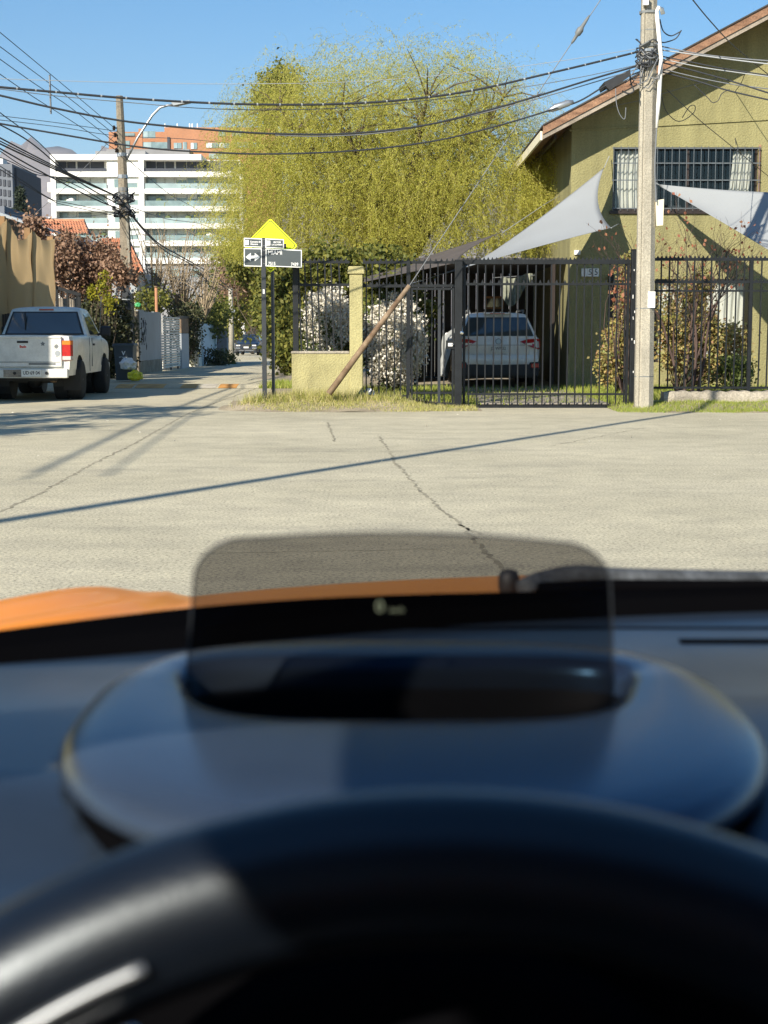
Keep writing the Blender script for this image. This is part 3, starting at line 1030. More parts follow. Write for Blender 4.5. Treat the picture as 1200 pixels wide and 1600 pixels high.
b1 = A(202, 574, 39.3)
bag('rubbish_bag', 'white tied rubbish bag lying on the yellow one by the bin', (b1.x - .06, 39.35, .42), .20, M['bag_white'], 1, .75)
bag('rubbish_bag', 'yellow crumpled bag on the ground in front of the slate bin', (A(212, 585, 39.2).x, 39.1, .13), .18, M['bag_yellow'], 2, .75)

# gates and walls along the lane (their faces look east)
LX = -7.7


def yl(px):
    return -LX * FPX / (600 - px)


def lane_box(mb, ya, yb, z0, z1, x0=LX - .08, x1=LX, g=True):
    zz = GZ((ya + yb) / 2) if g else 0
    return mb.box(x0, x1, ya, yb, z0 + zz, z1 + zz)


def lane_thing(name, label, cat, ya, yb):
    return thing(name, label, cat, (LX, (ya + yb) / 2, GZ((ya + yb) / 2)))


ya, yb = yl(219), yl(254)
t = lane_thing('sheet_gate', 'plain grey sheet metal gate with faded scrawl on a concrete plinth', 'gate', ya, yb)
n = 3
for i in range(n):
    lane_box(MB(), lerp(ya, yb, i / n) + .01, lerp(ya, yb, (i + 1) / n) - .01, .42, 2.02 - .03 * (i % 2)).obj('panel', M['sheet_grey'], t)
lane_box(MB(), ya - .1, yb, -.1, .419, LX - .16, LX + .02).obj('plinth', M['kerb'], t)
lane_box(MB(), ya - .42, ya - .14, 0, 1.98, LX - .2, LX + .06).obj('post', M['concrete_old'], t)
sr = random.Random(4)
for k in range(16):
    y0 = lerp(ya, yb, .10 + .22 * (k % 5) / 5 + sr.uniform(0, .03))
    z = [1.7, 1.05, 1.4][k % 3] + sr.uniform(-.1, .1) + GZ(ya)
    MB().tube([(LX + .004, y0, z), (LX + .004, y0 + sr.uniform(.02, .12), z - sr.uniform(.05, .3)), (LX + .004, y0 + sr.uniform(.1, .2), z + sr.uniform(-.1, .1))], .008, 4).obj('scrawl_stroke', M['ink'], t)
ya, yb = yl(256), yl(284)
t = lane_thing('slatted_gate', 'white gate of close horizontal slats beside the grey sheet gate', 'gate', ya, yb)
for k in range(20):
    lane_box(MB(), ya + .05, yb - .05, .1 + k * .092, .155 + k * .092).obj('slat', M['slat_white'], t)
for y in (ya, lerp(ya, yb, .3), lerp(ya, yb, .6), yb):
    lane_box(MB(), y - .04, y + .04, 0, 1.96, LX - .14, LX - .082).obj('stile', M['iron_grey'], t)
ya, yb = yl(285.5), yl(297)
t = lane_thing('rusty_door', 'weathered brown and grey metal door next to the white slats', 'door', ya, yb)
lane_box(MB(), ya, yb, 1.35, 1.9).obj('upper_panel', M['rust'], t)
lane_box(MB(), ya, yb, 0, 1.33).obj('lower_panel', M['sheet_grey'], t)
lane_box(MB(), ya - .06, yb + .06, 1.9, 2.0, LX - .1, LX + .03).obj('lintel', M['iron'], t)
ya, yb = yl(299), yl(309)
bush('ivy_column', 'dark ivy column hanging beside the weathered metal door', 'ivy', [((LX - .2, (ya + yb) / 2, .9), (.5, (yb - ya) / 2, 1.1)), ((LX - .1, (ya + yb) / 2, 1.9), (.6, 1.4, .4))], 60, 3000, .16, .13, .09, M['L_dark'], (LX - .3, (ya + yb) / 2, GZ(ya)), 'twig_dark', .4, 20)
t = lane_thing('gate_pillar', 'pale masonry pillar under ivy between the lane gates', 'pillar', yl(309), yl(313))
lane_box(MB(), yl(308), yl(312.5), 0, 2.0, LX - .3, LX + .1).obj('shaft', M['slat_white'], t)
lane_box(MB(), yl(307), yl(313), 2.0, 2.1, LX - .34, LX + .14).obj('cap', M['kerb'], t)
ya, yb = yl(316), yl(336)
t = lane_thing('blue_gate', 'pale blue wooden gate in the lane near the thin concrete post', 'gate', ya, yb)
for i in range(6):
    lane_box(MB(), lerp(ya, yb, i / 6) + .02, lerp(ya, yb, (i + 1) / 6) - .02, .06, 1.78).obj('board', M['blue_paint'], t)
lane_box(MB(), ya, yb, 1.62, 1.74, LX, LX + .05).obj('rail', M['blue_paint'], t)
for y in (ya - .2, yb + .1):
    lane_box(MB(), y - .12, y + .12, 0, 2.15, LX - .2, LX + .1).obj('post', M['blue_paint'], t)
ya, yb = yl(338), yl(356)
t = lane_thing('garage_door', 'dark green garage door in deep shade under ivy', 'door', ya, yb)
for i in range(5):
    lane_box(MB(), ya, yb, i * .38, i * .38 + .37).obj('panel', M['slate_dark'], t)
lane_box(MB(), ya - .1, yb + .1, 1.9, 2.02, LX - .1, LX + .06).obj('lintel', M['iron'], t)
bush('ivy_mound', 'green ivy mound draped over the garage door top in the lane', 'ivy', [((LX - .2, lerp(ya, yb, .3), 2.2), (.7, 3.0, .55)), ((LX - .2, ya - 1, 1.7), (.6, 1.2, .7))], 70, 3200, .2, .17, .11, M['L_olive'], (LX - .4, ya, GZ(ya)), 'twig_dark', .4, 20)
bush('roadside_shrub', 'small green shrub at the foot of the blue gate', 'shrub', [((LX + .5, yl(337), -.1), (.45, .5, .45))], 20, 900, .1, .14, .05, M['L_olive'], (LX + .5, yl(337), GZ(yl(337))), 'twig', .3, 12)
bush('dark_shrub', 'dark leafless heap of cuttings against the pillar by the blue gate', 'shrub', [((LX + .45, yl(320), -.0), (.5, .9, .5))], 30, 1300, .12, .14, .05, M['L_dark'], (LX + .45, yl(320), GZ(yl(320))), 'twig_dark', .3, 14)
t = lane_thing('concrete_post', 'thin pale concrete utility post standing in the lane before the dark car', 'post', yl(361), yl(361))
pc = A(361, 450, 77)
MB().tube([(pc.x, 77, GZ(77)), (pc.x - .03, 77, pc.z)], [.15, .10], 8).obj('shaft', M['concrete'], t, True)
MB().box(pc.x - .2, pc.x + .2, 76.8, 76.86, 2.2, 2.32).obj('bracket', M['steel'], t)
pbox(MB(), 352, 357, 500, 503.5, 76.9, .1).obj('meter_box', M['white_wall'], t)
t = thing('orange_pipe', 'thin orange pipe standing up out of the bare shrub', 'pipe', (X(245, 57), 57, .0))
MB().tube([(X(245.5, 57), 57, .3), (X(245, 57), 57, Z(449, 57))], .055, 7).obj('tube', M['orange_brick'], t, True)
MB().tube([(X(245, 57), 57, Z(449, 57)), (X(245, 57), 57, Z(447, 57))], .075, 7).obj('cap', M['rust'], t, True)
bt = bag('bottle_crate', 'small green object standing on top of the grey sheet gate', (LX - .04, yl(221) , 2.02 + .06), .09, M['bag_yellow'], 5)
bt.data.materials[0] = pmat('green_plastic', (.06, .35, .12), .4)
tag(bt, None, 'ornament')
bt.name = 'green_ornament'

# bare pruned shrub beyond the gates
bs_ = thing('bare_shrub', 'bare pale shrub of long arching twigs above the lane gates', 'shrub', (X(262, 64), 64, -.2))
mb = MB()
br = random.Random(9)
for cx, n, sp in ((240, 26, 50), (285, 34, 60), (320, 16, 40)):
    b0 = A(cx, 497, 64 + br.uniform(-2, 2))
    for i in range(n):
        e = A(cx + br.gauss(0, sp * .55), br.uniform(335, 455), 64 + br.uniform(-3, 3))
        mid = b0.lerp(e, .5) + Vector((br.uniform(-.4, .4), 0, br.uniform(-.1, .6)))
        pts = [b0 * (1 - t) ** 2 + mid * 2 * t * (1 - t) + e * t * t for t in (0, .2, .4, .6, .8, 1)]
        mb.tube(pts, [.045, .035, .028, .02, .014, .006], 4, False)
        for k in range(5):
            j = br.randint(2, 4)
            p = pts[j]
            q = p + Vector((br.gauss(0, .5), br.gauss(0, .4), br.gauss(.2, .4)))
            mb.tube([p, p.lerp(q, .5) + Vector((0, 0, .08)), q], [.016, .012, .006], 3, False)
mb.obj('twigs', M['twig'], bs_, True)['kind'] = 'stuff'
P, cl = clump_points([pell(205, 260, 440, 490, 60, 1), pell(255, 345, 465, 500, 66, 1.5)], 60, 2400, .2, .2)
leaves('foliage', P, .16, .09, M['L_olive'], bs_)

# trees and hedges at the lane end
bush('lane_tree', 'bushy green tree filling the lane end behind the thin post', 'tree',
     [pell(332, 400, 385, 470, 96, 3), pell(380, 440, 380, 500, 92, 3), pell(366, 376, 460, 520, 99, 1.0), pell(405, 440, 470, 525, 90, 1.5)], 170, 11000, .45, .28, .18, M['L_olive'], (X(418, 95), 95, -.5), 'bark', .35, 14, .05, part='crown', fork=2.5)
bush('grey_thicket', 'greyish leafless thicket above the dark car', 'shrub',
     [pell(372, 420, 455, 522, 122, 3), pell(336, 378, 400, 480, 90, 2)], 90, 4200, .4, .3, .06, M['L_brown'], (X(395, 124), 124, -.6), 'twig_grey', .2, 40, .03)
bush('lane_hedge', 'tall sunlit green hedge overhanging the lane behind the signposts', 'hedge',
     [pell(412, 470, 395, 505, 52, 1.5), pell(428, 468, 480, 560, 50, 1.0), pell(436, 466, 535, 572, 47, .5), pell(360, 420, 380, 440, 58, 1.6)], 260, 22000, .2, .16, .11, M['L_olive'], (X(452, 50), 50, -.1), 'bark', .35, 14, .02)
bush('lane_hedge', 'dense leafy hedge above the low yellow wall behind the railings', 'hedge',
     [pell(470, 560, 395, 470, 31, .8), pell(540, 650, 395, 450, 31, .8)], 160, 10000, .13, .10, .07, M['L_olive'], (X(540, 31), 31, .1), 'bark', .35, 40, .03)

# ------------------------------------------------------------------ railings, gates and walls on the plot line
FY = 25.3


def fx(px):
    return X(px, FY)


def fz(py):
    return Z(py, FY)


gw = thing('garden_wall', 'low pale yellow stucco wall with a capped pillar under the railings', 'wall', (fx(512), FY, 0))
o = MB().box(fx(456), fx(546.4), FY - .10, FY + .14, 0, fz(552)).obj('wall', M['stucco_pale'], gw)
MB().cbox(fx(455), fx(546.3), FY - .115, FY + .155, fz(552), fz(548.5), .012).obj('coping', M['kerb'], gw)
o = MB().cbox(fx(546.5), fx(567), FY - .13, FY + .11, 0, fz(428), .012).obj('pillar', M['stucco_pale'], gw)
MB().cbox(fx(543.5), fx(570), FY - .16, FY + .14, fz(428), fz(421.5), .012).obj('cap_moulding', M['stucco_pale'], gw)
MB().cbox(fx(544.5), fx(569), FY - .15, FY + .13, fz(421.4), fz(416.5), .015).obj('cap', M['stucco_pale'], gw)
MB().box(fx(457), fx(463), FY + .15, FY + 9, 0, fz(552)).obj('side_wall', M['stucco_pale'], gw)


def bar_mesh(h, w=.020):
    return MB().box(-w / 2, w / 2, -w / 2, w / 2, 0, h).mesh('bar', M['iron'])


def spikes(t, px0, px1, py, step, h=.05, dy=0.0, y=None):
    mb = MB()
    k = px0
    yy = FY + dy if y is None else y
    while k < px1:
        x, z, w = fx(k), fz(py), .022
        mb.add([(x - w, yy - .004, z), (x + w, yy - .004, z), (x + w, yy + .004, z), (x - w, yy + .004, z), (x, yy, z + h)], [(0, 1, 4), (1, 2, 4), (2, 3, 4), (3, 0, 4)])
        k += step
    o = mb.obj('spike_row', M['iron'], t)
    o['kind'] = 'stuff'


def rail(t, px0, px1, py0, py1, d=.03, dy=0.0, name='rail'):
    return MB().box(fx(px0), fx(px1), FY - d / 2 + dy, FY + d / 2 + dy, fz(py1), fz(py0)).obj(name, M['iron'], t)


def bars(t, pxs, py0, py1, w=.02, lean=0.0, dy=0.0):
    h = fz(py0) - fz(py1)
    me = bar_mesh(h, w)
    base = ORIGIN[t.name]
    for p in pxs:
        inst('bar', me, t, Vector((fx(p), FY + dy, fz(py1))) - base, (rng.uniform(-.004, .004), lean + rng.uniform(-.006, .006), 0))


t = thing('wall_railing', 'black spiked iron railing standing on the low yellow wall', 'railing', (fx(505), FY, fz(549)))
rail(t, 462, 546.4, 407.5, 411.5)
rail(t, 464, 546.4, 443, 447)
bars(t, [471, 480.5, 490, 500, 511, 522, 534], 411.5, 549, .024, -.03)
MB().box(fx(458), fx(466.5), FY - .045, FY + .045, fz(549), fz(404)).obj('post', M['iron'], t)
spikes(t, 464, 546, 407.5, 7)
t = thing('side_railing', 'black iron railing running back along the lane from the wall corner', 'railing', (fx(462), FY + 4, fz(549)))
sx0, slope = fx(462), -0.055
me = bar_mesh(fz(411) - fz(549), .022)
for i in range(34):
    y = FY + .2 + i * .24
    inst('bar', me, t, Vector((sx0 + slope * (y - FY), y, fz(549))) - ORIGIN[t.name])
for a, b in ((407.5, 411), (443, 447)):
    MB().prism([(sx0 - .015, FY + .05, fz(b)), (sx0 + .015, FY + .05, fz(b)), (sx0 + .015, FY + .05, fz(a)), (sx0 - .015, FY + .05, fz(a))], (slope * 8.3, 8.3, 0)).obj('rail', M['iron'], t)

t = thing('railing_panel', 'black spiked railing panel between the yellow pillar and the pedestrian gate', 'railing', (fx(603), FY, 0))
rail(t, 567.2, 712, 408, 412, name='top_rail')
rail(t, 567.2, 634.8, 444.5, 449)
rail(t, 567.2, 634.8, 617, 620)
bars(t, [572, 581, 592, 604, 616, 626], 412, 628, .022)
spikes(t, 569, 712, 408, 8.6)
spikes(t, 569, 636, 444.5, 10, .045)
spikes(t, 644, 710, 444.5, 10, .045)
rail(t, 641.2, 712, 444.5, 448.5)
bars(t, [650, 661, 672, 684, 696], 412, 444.5, .02)
MB().box(fx(635), fx(641), FY - .04, FY + .04, 0, fz(408)).obj('post', M['iron'], t)

t = thing('pedestrian_gate', 'narrow black barred pedestrian gate left of the driveway gate', 'gate', (fx(678), FY, 0))
rail(t, 642, 709, 449.5, 453, .035, name='frame_rail')
rail(t, 642, 709, 612, 615.5, .03, name='frame_rail')
rail(t, 642, 709, 629, 633, .035, name='frame_rail')
MB().box(fx(641.6), fx(645), FY - .02, FY + .02, fz(633), fz(450)).obj('stile', M['iron'], t)
MB().box(fx(706), fx(709.4), FY - .02, FY + .02, fz(633), fz(450)).obj('stile', M['iron'], t)
bars(t, [652, 663, 674, 694], 453, 630, .02)
MB().box(fx(684), fx(688.5), FY - .022, FY + .022, fz(630), fz(453)).obj('lock_stile', M['iron_grey'], t)
lk = MB().box(fx(697), fx(710), FY - .05, FY + .03, fz(545), fz(532)).obj('lock_box', M['iron'], t)
MB().box(fx(700), fx(707), FY - .056, FY - .05, fz(541), fz(536)).obj('lock_plate', M['pvc'], lk)
MB().tube([(fx(708), FY - .05, fz(538)), (fx(708), FY - .10, fz(538)), (fx(704), FY - .11, fz(538))], .008, 6).obj('handle', M['steel'], lk)

t = thing('gate_post', 'square black steel post between the pedestrian gate and the driveway gate', 'post', (fx(716), FY, 0))
bevel(MB().box(fx(710.2), fx(722), FY - .062, FY + .062, 0, fz(408)).obj('shaft', M['iron'], t), .006)
MB().cbox(fx(709.6), fx(722.6), FY - .068, FY + .068, fz(408), fz(406), .004).obj('cap', M['iron'], t)
MB().lathe([(.012, 0), (.03, .01), (.03, .05), (.012, .06)], (fx(721), FY - .13, fz(520)), 'y', 10).obj('magnetic_stop', M['chrome'], t)

t = thing('driveway_gate', 'wide black barred sliding gate across the driveway, spiked along the top', 'gate', (fx(850), FY + .06, 0))
bars_px = [733 + 12.85 * k for k in range(20)]
rail(t, 722.5, 984, 405.5, 412.5, .05, .06, 'top_rail')
rail(t, 724, 984, 442, 445.5, .03, .06, 'mid_rail')
rail(t, 730, 984, 614.5, 617.5, .03, .06, 'lower_rail')
rail(t, 742, 950, 633, 639.5, .06, .06, 'bottom_rail')
for p in (725.5, 981):
    MB().box(fx(p - 2), fx(p + 2), FY + .035, FY + .085, fz(637), fz(412)).obj('stile', M['iron'], t)
bars(t, bars_px, 412.5, 635, .021, 0, .06)
spikes(t, 724, 984, 405.5, 6.4, .045, .06)
spikes(t, 728, 984, 442, 12.85, .06, .05)
t = thing('gate_post', 'thick scuffed black post closing the driveway gate beside the concrete pole', 'post', (fx(990), FY, 0))
bevel(MB().box(fx(984.5), fx(997), FY - .066, FY + .07, 0, fz(391.5)).obj('shaft', M['iron'], t), .006)
MB().cbox(fx(984), fx(997.5), FY - .07, FY + .074, fz(391.5), fz(389.5), .004).obj('cap', M['iron'], t)
sr = random.Random(8)
for k in range(14):
    x, z = fx(sr.uniform(986, 995)), fz(sr.uniform(420, 600) if k > 4 else sr.uniform(480, 500))
    MB().box(x - .006, x + .006, FY - .0675, FY - .0665, z, z + sr.uniform(.015, .06)).obj('scuff', M['pvc'], t)

t = thing('street_railing', 'black spiked iron railing behind the concrete pole and low kerb', 'railing', (fx(1110), FY, fz(607)))
rail(t, 998, 1290, 403, 407.5, .035, name='top_rail')
rail(t, 998, 1290, 438.5, 442.5, .03)
rail(t, 998, 1290, 453, 456, .03)
rail(t, 998, 1290, 604, 607.5, .03)
bars(t, [1006 + 12.9 * k for k in range(22)], 407.5, 606, .022)
spikes(t, 1000, 1290, 403, 6.4, .045)
spikes(t, 1000, 1290, 438.5, 6.4, .04)
MB().box(fx(1169), fx(1174), FY - .02, FY + .06, 0.1, fz(403)).obj('post', M['iron'], t)
t = thing('low_kerb', 'rough low concrete kerb wall below the railings right of the pole', 'kerb', (fx(1120), FY, 0))
ck = MB()


def kf(u, v):
    a = v * 2 * math.pi
    x = lerp(fx(1036), fx(1300), u)
    q = [(-.22, 0), (-.21, .16), (-.17, .245), (.1, .25), (.14, 0)]
    k = min(3, int(v * 4))
    f = v * 4 - k
    yy, zz = lerp(q[k][0], q[k + 1][0], f), lerp(q[k][1], q[k + 1][1], f)
    return (x, FY + yy + .012 * math.sin(x * 9), zz + .03 + .012 * math.sin(x * 13 + 1) * v + .01 * math.sin(x * 31))


ck.grid(kf, 80, 12)
ck.poly(*[kf(0, v / 12) for v in range(13)])
ck.obj('body', M['kerb'], t)
MB().box(fx(998), fx(1035), FY - .05, FY + .1, 0, .12).obj('footing', M['kerb'], t)

# small white litter bag by the pillar foot
bag('litter_bag', 'small white litter bag on the grass at the pillar foot', (fx(576), FY + .1, .24), .09, M['bag_white'], 9)

# ------------------------------------------------------------------ house
HY = 33.3
RY = 32.5
hx0 = X(889, HY)
house = thing('stucco_house', 'two storey olive yellow stucco house with a wooden gable edge', 'house', (hx0 + 4.5, HY, 0))
E0 = A(848, 214, RY)
E1 = A(1225, 13, RY)
slope_r = (E1.z - E0.z) / (E1.x - E0.x)
ridge_x = E1.x
right_x = 2 * ridge_x - E0.x
hx1 = 2 * ridge_x - hx0


def under(x):
    return E0.z + slope_r * (min(x, 2 * ridge_x - x) - E0.x)


def wall_holes(x0, x1, zt, holes, Y, depth=.18, z0=0.0):
    xs = sorted({x0, x1, ridge_x} | {h[0] for h in holes} | {h[1] for h in holes})
    zs = sorted({z0} | {h[2] for h in holes} | {h[3] for h in holes})
    mb = MB()
    for a, b in zip(xs[:-1], xs[1:]):
        for k, lo in enumerate(zs):
            hi = zs[k + 1] if k + 1 < len(zs) else None
            cx, cz = (a + b) / 2, (lo + (hi if hi else lo + .1)) / 2
            if any(h[0] < cx < h[1] and h[2] < cz < h[3] for h in holes):
                continue
            if hi:
                mb.poly((a, Y, lo), (b, Y, lo), (b, Y, hi), (a, Y, hi))
            else:
                mb.poly((a, Y, lo), (b, Y, lo), (b, Y, zt(b)), (a, Y, zt(a)))
    for h in holes:
        a, b, lo, hi = h
        d = Y + depth
        mb.poly((a, Y, lo), (a, Y, hi), (a, d, hi), (a, d, lo))
        mb.poly((b, Y, lo), (b, d, lo), (b, d, hi), (b, Y, hi))
        mb.poly((a, Y, hi), (b, Y, hi), (b, d, hi), (a, d, hi))
        mb.poly((a, Y, lo), (a, d, lo), (b, d, lo), (b, Y, lo))
    return mb


win1 = (X(953.5, HY), X(1177.5, HY), Z(329, HY), Z(230, HY))
win2 = (X(1022, HY), X(1174, HY), Z(566, HY), Z(436, HY))
door = (X(949, HY), X(986, HY), 0.05, Z(440, HY))
wall_holes(hx0, hx1, lambda x: under(x) + .02, [win1, win2, door], HY).obj('front_wall', M['stucco'], house)
MB().box(hx0 + .001, hx0 + .18, HY + .19, HY + 12, 0, under(hx0)).obj('side_wall', M['stucco'], house)
MB().poly((hx0, HY, 0), (hx0, HY + 12, 0), (hx0, HY + 12, under(hx0) + .02), (hx0, HY, under(hx0) + .02)).obj('side_render', M['stucco'], house)
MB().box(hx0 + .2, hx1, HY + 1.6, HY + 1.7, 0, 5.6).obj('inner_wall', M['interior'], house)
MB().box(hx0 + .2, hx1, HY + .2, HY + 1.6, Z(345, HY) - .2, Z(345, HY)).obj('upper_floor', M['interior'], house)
# shallow moulding
MB().prism([A(890, 205, HY - .03), A(1280, 183, HY - .03), A(1280, 180.5, HY - .03), A(890, 202.5, HY - .03)], (0, .05, 0)).obj('string_course', M['stucco'], house)
# roof
th_ = .10
poly = [(E0.x, RY, E0.z), (ridge_x, RY, E1.z), (right_x, RY, E0.z), (right_x, RY, E0.z + th_), (ridge_x, RY, E1.z + th_), (E0.x, RY, E0.z + th_)]
rf = MB().prism(poly, (0, 13, 0)).obj('roof', M['wood_fascia'], house)


def rake(z0, z1, y, d, name, m, par):
    mb = MB()
    for s in (0, 1):
        xa, xb = (E0.x, ridge_x) if s == 0 else (right_x, ridge_x)
        mb.prism([(xa, y, E0.z + z0), (xb, y, E1.z + z0), (xb, y, E1.z + z1), (xa, y, E0.z + z1)], (0, d, 0))
    return mb.obj(name, m, par)


rake(-.05, .06, RY - .03, .028, 'lower_fascia', M['wood_grey'], rf)
rake(.05, .225, RY - .06, .05, 'fascia_board', M['wood_fascia'], rf)
rake(.226, .255, RY - .09, 13.0, 'roof_sheet', M['roof_dark'], rf)
MB().box(E0.x - .05, E0.x - .005, RY + .02, RY + 12.9, E0.z - .06, E0.z + .12).obj('gutter', M['cream_plastic'], rf)
MB().box(hx0 - .34, hx0 - .28, HY + .3, HY + 12, under(hx0 - .3) - .12, under(hx0 - .3) - .02).obj('soffit_beam', M['wood_dark'], rf)
# skylight panel on the roof edge
MB().prism([A(944, 128, RY + .3), A(985, 108, RY + .3), A(985, 114, RY + .3), A(946, 136, RY + .3)], (0, .8, 0)).obj('solar_collector', M['plastic'], rf)


def window(parent, h, Y, nm='window', bars_n=20, curtains=(), mull=(.5,), frame='wood_dark'):
    a, b, lo, hi = h
    d = Y + .09
    w = MB()
    fw = .045
    w.box(a, b, d, d + .05, hi - fw, hi).box(a, b, d, d + .05, lo, lo + fw).box(a, a + fw, d, d + .05, lo + fw, hi - fw).box(b - fw, b, d, d + .05, lo + fw, hi - fw)
    wo = w.obj(nm, M[frame], parent)
    xs = [a + fw] + [lerp(a, b, m) for m in mull] + [b - fw]
    for x in xs[1:-1]:
        MB().box(x - .03, x + .03, d + .002, d + .052, lo + fw, hi - fw).obj('mullion', M[frame], wo)
    for x0, x1 in zip(xs[:-1], xs[1:]):
        MB().poly((x0, d + .03, lo + fw), (x1, d + .03, lo + fw), (x1, d + .03, hi - fw), (x0, d + .03, hi - fw)).obj('pane', M['pane'], wo)
    for c0, c1, skew in curtains:
        x0, x1 = lerp(a, b, c0), lerp(a, b, c1)

        def fn(u, v, x0=x0, x1=x1, skew=skew):
            return (lerp(x0, x1, u) + skew * v * v * (1 - .5 * u), d + .11 + .03 * math.sin(u * 34 + 2 * math.sin(v * 3)), lerp(hi - .05, lo + .02, v))
        MB().grid(fn, 60, 8).obj('curtain', M['curtain'], wo, True)
    if bars_n:
        gr = MB().box(a - .03, b + .03, Y - .075, Y - .065, hi - .04, hi - .015).obj('security_grille', M['grille'], wo)
        for z in (hi - .35, lo + .62, lo + .03):
            MB().box(a - .03, b + .03, Y - .075, Y - .065, z, z + .022).obj('grille_rail', M['grille'], wo)
        me = MB().box(-.006, .006, -.006, .006, 0, hi - lo + .02).mesh('grille_bar', M['grille'])
        for i in range(bars_n + 1):
            inst('grille_bar', me, wo, Vector((lerp(a, b, i / bars_n), Y - .085, lo - .01)) - ORIGIN[parent.name])
    return wo


M['pane'] = glassmat('window_pane', (.72, .76, .78), .05, .01)
M['grille'] = pmat('grey_grille', (.10, .115, .125), .5, var=.2)
window(house, win1, HY, curtains=((.03, .20, 0.0), (.84, .965, -.16)), mull=(.29, .52))
window(house, win2, HY, 'window', 0, ((.55, .93, 0.0), (.05, .3, 0.0)), (.5,))
MB().box(win1[0] - .06, win1[1] + .06, HY - .05, HY + .1, win1[2] - .07, win1[2] - .002).obj('window_sill', M['wood_dark'], house)
MB().box(win1[1] + .002, win1[1] + .05, HY - .012, HY + .02, win1[2], win1[3] + .05).obj('window_trim', M['wood_fascia'], house)
dr = MB().box(door[0], door[1], HY + .06, HY + .11, door[2], door[3]).obj('door', M['wood_dark'], house)
MB().lathe([(.005, 0), (.03, .01), (.03, .03), (.01, .045)], (lerp(door[0], door[1], .18), HY + .02, 1.05), 'y', 10).obj('door_knob', M['chrome'], dr)
MB().box(lerp(door[0], door[1], .5), door[1] - .03, HY + .05, HY + .07, .9, door[3] - .15).obj('door_glass', M['glass_win'], dr)
MB().box(X(953, HY - .4), X(960, HY - .4), HY - .2, HY - .02, Z(440, HY), Z(430, HY)).obj('porch_lamp', M['iron'], house)
# house number tiles
nt_ = HY - .03
for i, ch in enumerate(('', '5', '5')):
    x = X(911.5 + 9.2 * i, nt_)
    tl = MB().box(x - .06, x + .06, nt_ - .012, nt_ + .028, Z(432, nt_), Z(419.5, nt_)).obj('number_tile', M['pvc'], house)
    if ch:
        lettering(ch, .17, M['ink'], tl, (x, nt_ - .015, Z(425.7, nt_)))
MB().box(X(895.5, nt_), X(905, nt_), nt_ - .02, nt_ + .028, Z(398, nt_), Z(391, nt_)).obj('meter_box', M['pvc'], house)
MB().box(hx0 - .012, hx0 + .03, HY - .02, HY + .001, 0.05, .75).obj('corner_patch', M['stucco_pale'], house)

# ------------------------------------------------------------------ carport
cp = thing('carport', 'dark lean-to carport with a plank back wall over the parked white estate', 'carport', (2.2, 37, 0))
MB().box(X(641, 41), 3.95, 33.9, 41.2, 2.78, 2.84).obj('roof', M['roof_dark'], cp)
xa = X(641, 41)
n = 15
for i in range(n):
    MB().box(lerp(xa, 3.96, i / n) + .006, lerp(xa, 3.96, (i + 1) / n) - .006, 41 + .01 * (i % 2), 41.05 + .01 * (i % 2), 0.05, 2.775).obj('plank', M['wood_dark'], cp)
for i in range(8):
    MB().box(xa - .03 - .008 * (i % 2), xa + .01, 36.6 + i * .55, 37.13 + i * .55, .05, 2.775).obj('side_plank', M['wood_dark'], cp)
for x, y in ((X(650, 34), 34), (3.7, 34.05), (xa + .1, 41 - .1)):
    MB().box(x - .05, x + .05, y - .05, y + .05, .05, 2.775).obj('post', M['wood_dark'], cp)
wf = thing('wooden_window', 'small orange wooden window frame propped at the carport back', 'window frame', (X(772, 39.5), 39.5, 1.9))
wx0, wx1, wz0, wz1 = X(757, 39.5), X(787, 39.5), Z(483, 39.5), Z(463, 39.5)
f = MB()
for a, b, c, d in ((wx0, wx1, wz1 - .05, wz1), (wx0, wx1, wz0, wz0 + .05), (wx0, wx0 + .05, wz0 + .05, wz1 - .05), (wx1 - .05, wx1, wz0 + .05, wz1 - .05)):
    f.box(a, b, 39.48, 39.53, c, d)
f.obj('frame', M['wood_orange'], wf)
MB().box((wx0 + wx1) / 2 - .03, (wx0 + wx1) / 2 + .03, 39.47, 39.525, wz0 + .05, wz1 - .05).obj('mullion', M['wood_orange'], wf)
MB().box(wx0 + .05, wx1 - .05, 39.51, 39.515, wz0 + .05, wz1 - .05).obj('pane', M['glass_win'], wf)
MB().box(wx0 - .2, wx1 + .6, 39.4, 39.9, wz0 - .06, wz0).obj('shelf_board', M['wood_dark'], wf)
hc = thing('hanging_cloth', 'pale striped cloth hanging from the carport beam above the estate car', 'cloth', (X(808, 34.2), 34.2, 2.2))


def hcf(u, v):
    px = lerp(784, 832, u)
    bot = 436 + (8 + 42 * max(0, math.sin(u * 3.6 + .3)) ** .8 * (1 - .55 * u))
    p = A(px, lerp(431 + 4 * math.sin(u * 5), bot, v), 34.2)
    return (p.x, 34.2 + .04 * math.sin(u * 40) * (0.3 + v), p.z)


MB().grid(hcf, 60, 8).obj('cloth', M['cloth_striped'] if 'cloth_striped' in M else M['curtain'], hc, True)
MB().tube([A(770, 434, 34.2), A(836, 430, 34.2)], .008, 5).obj('line', M['cable_grey'], hc)


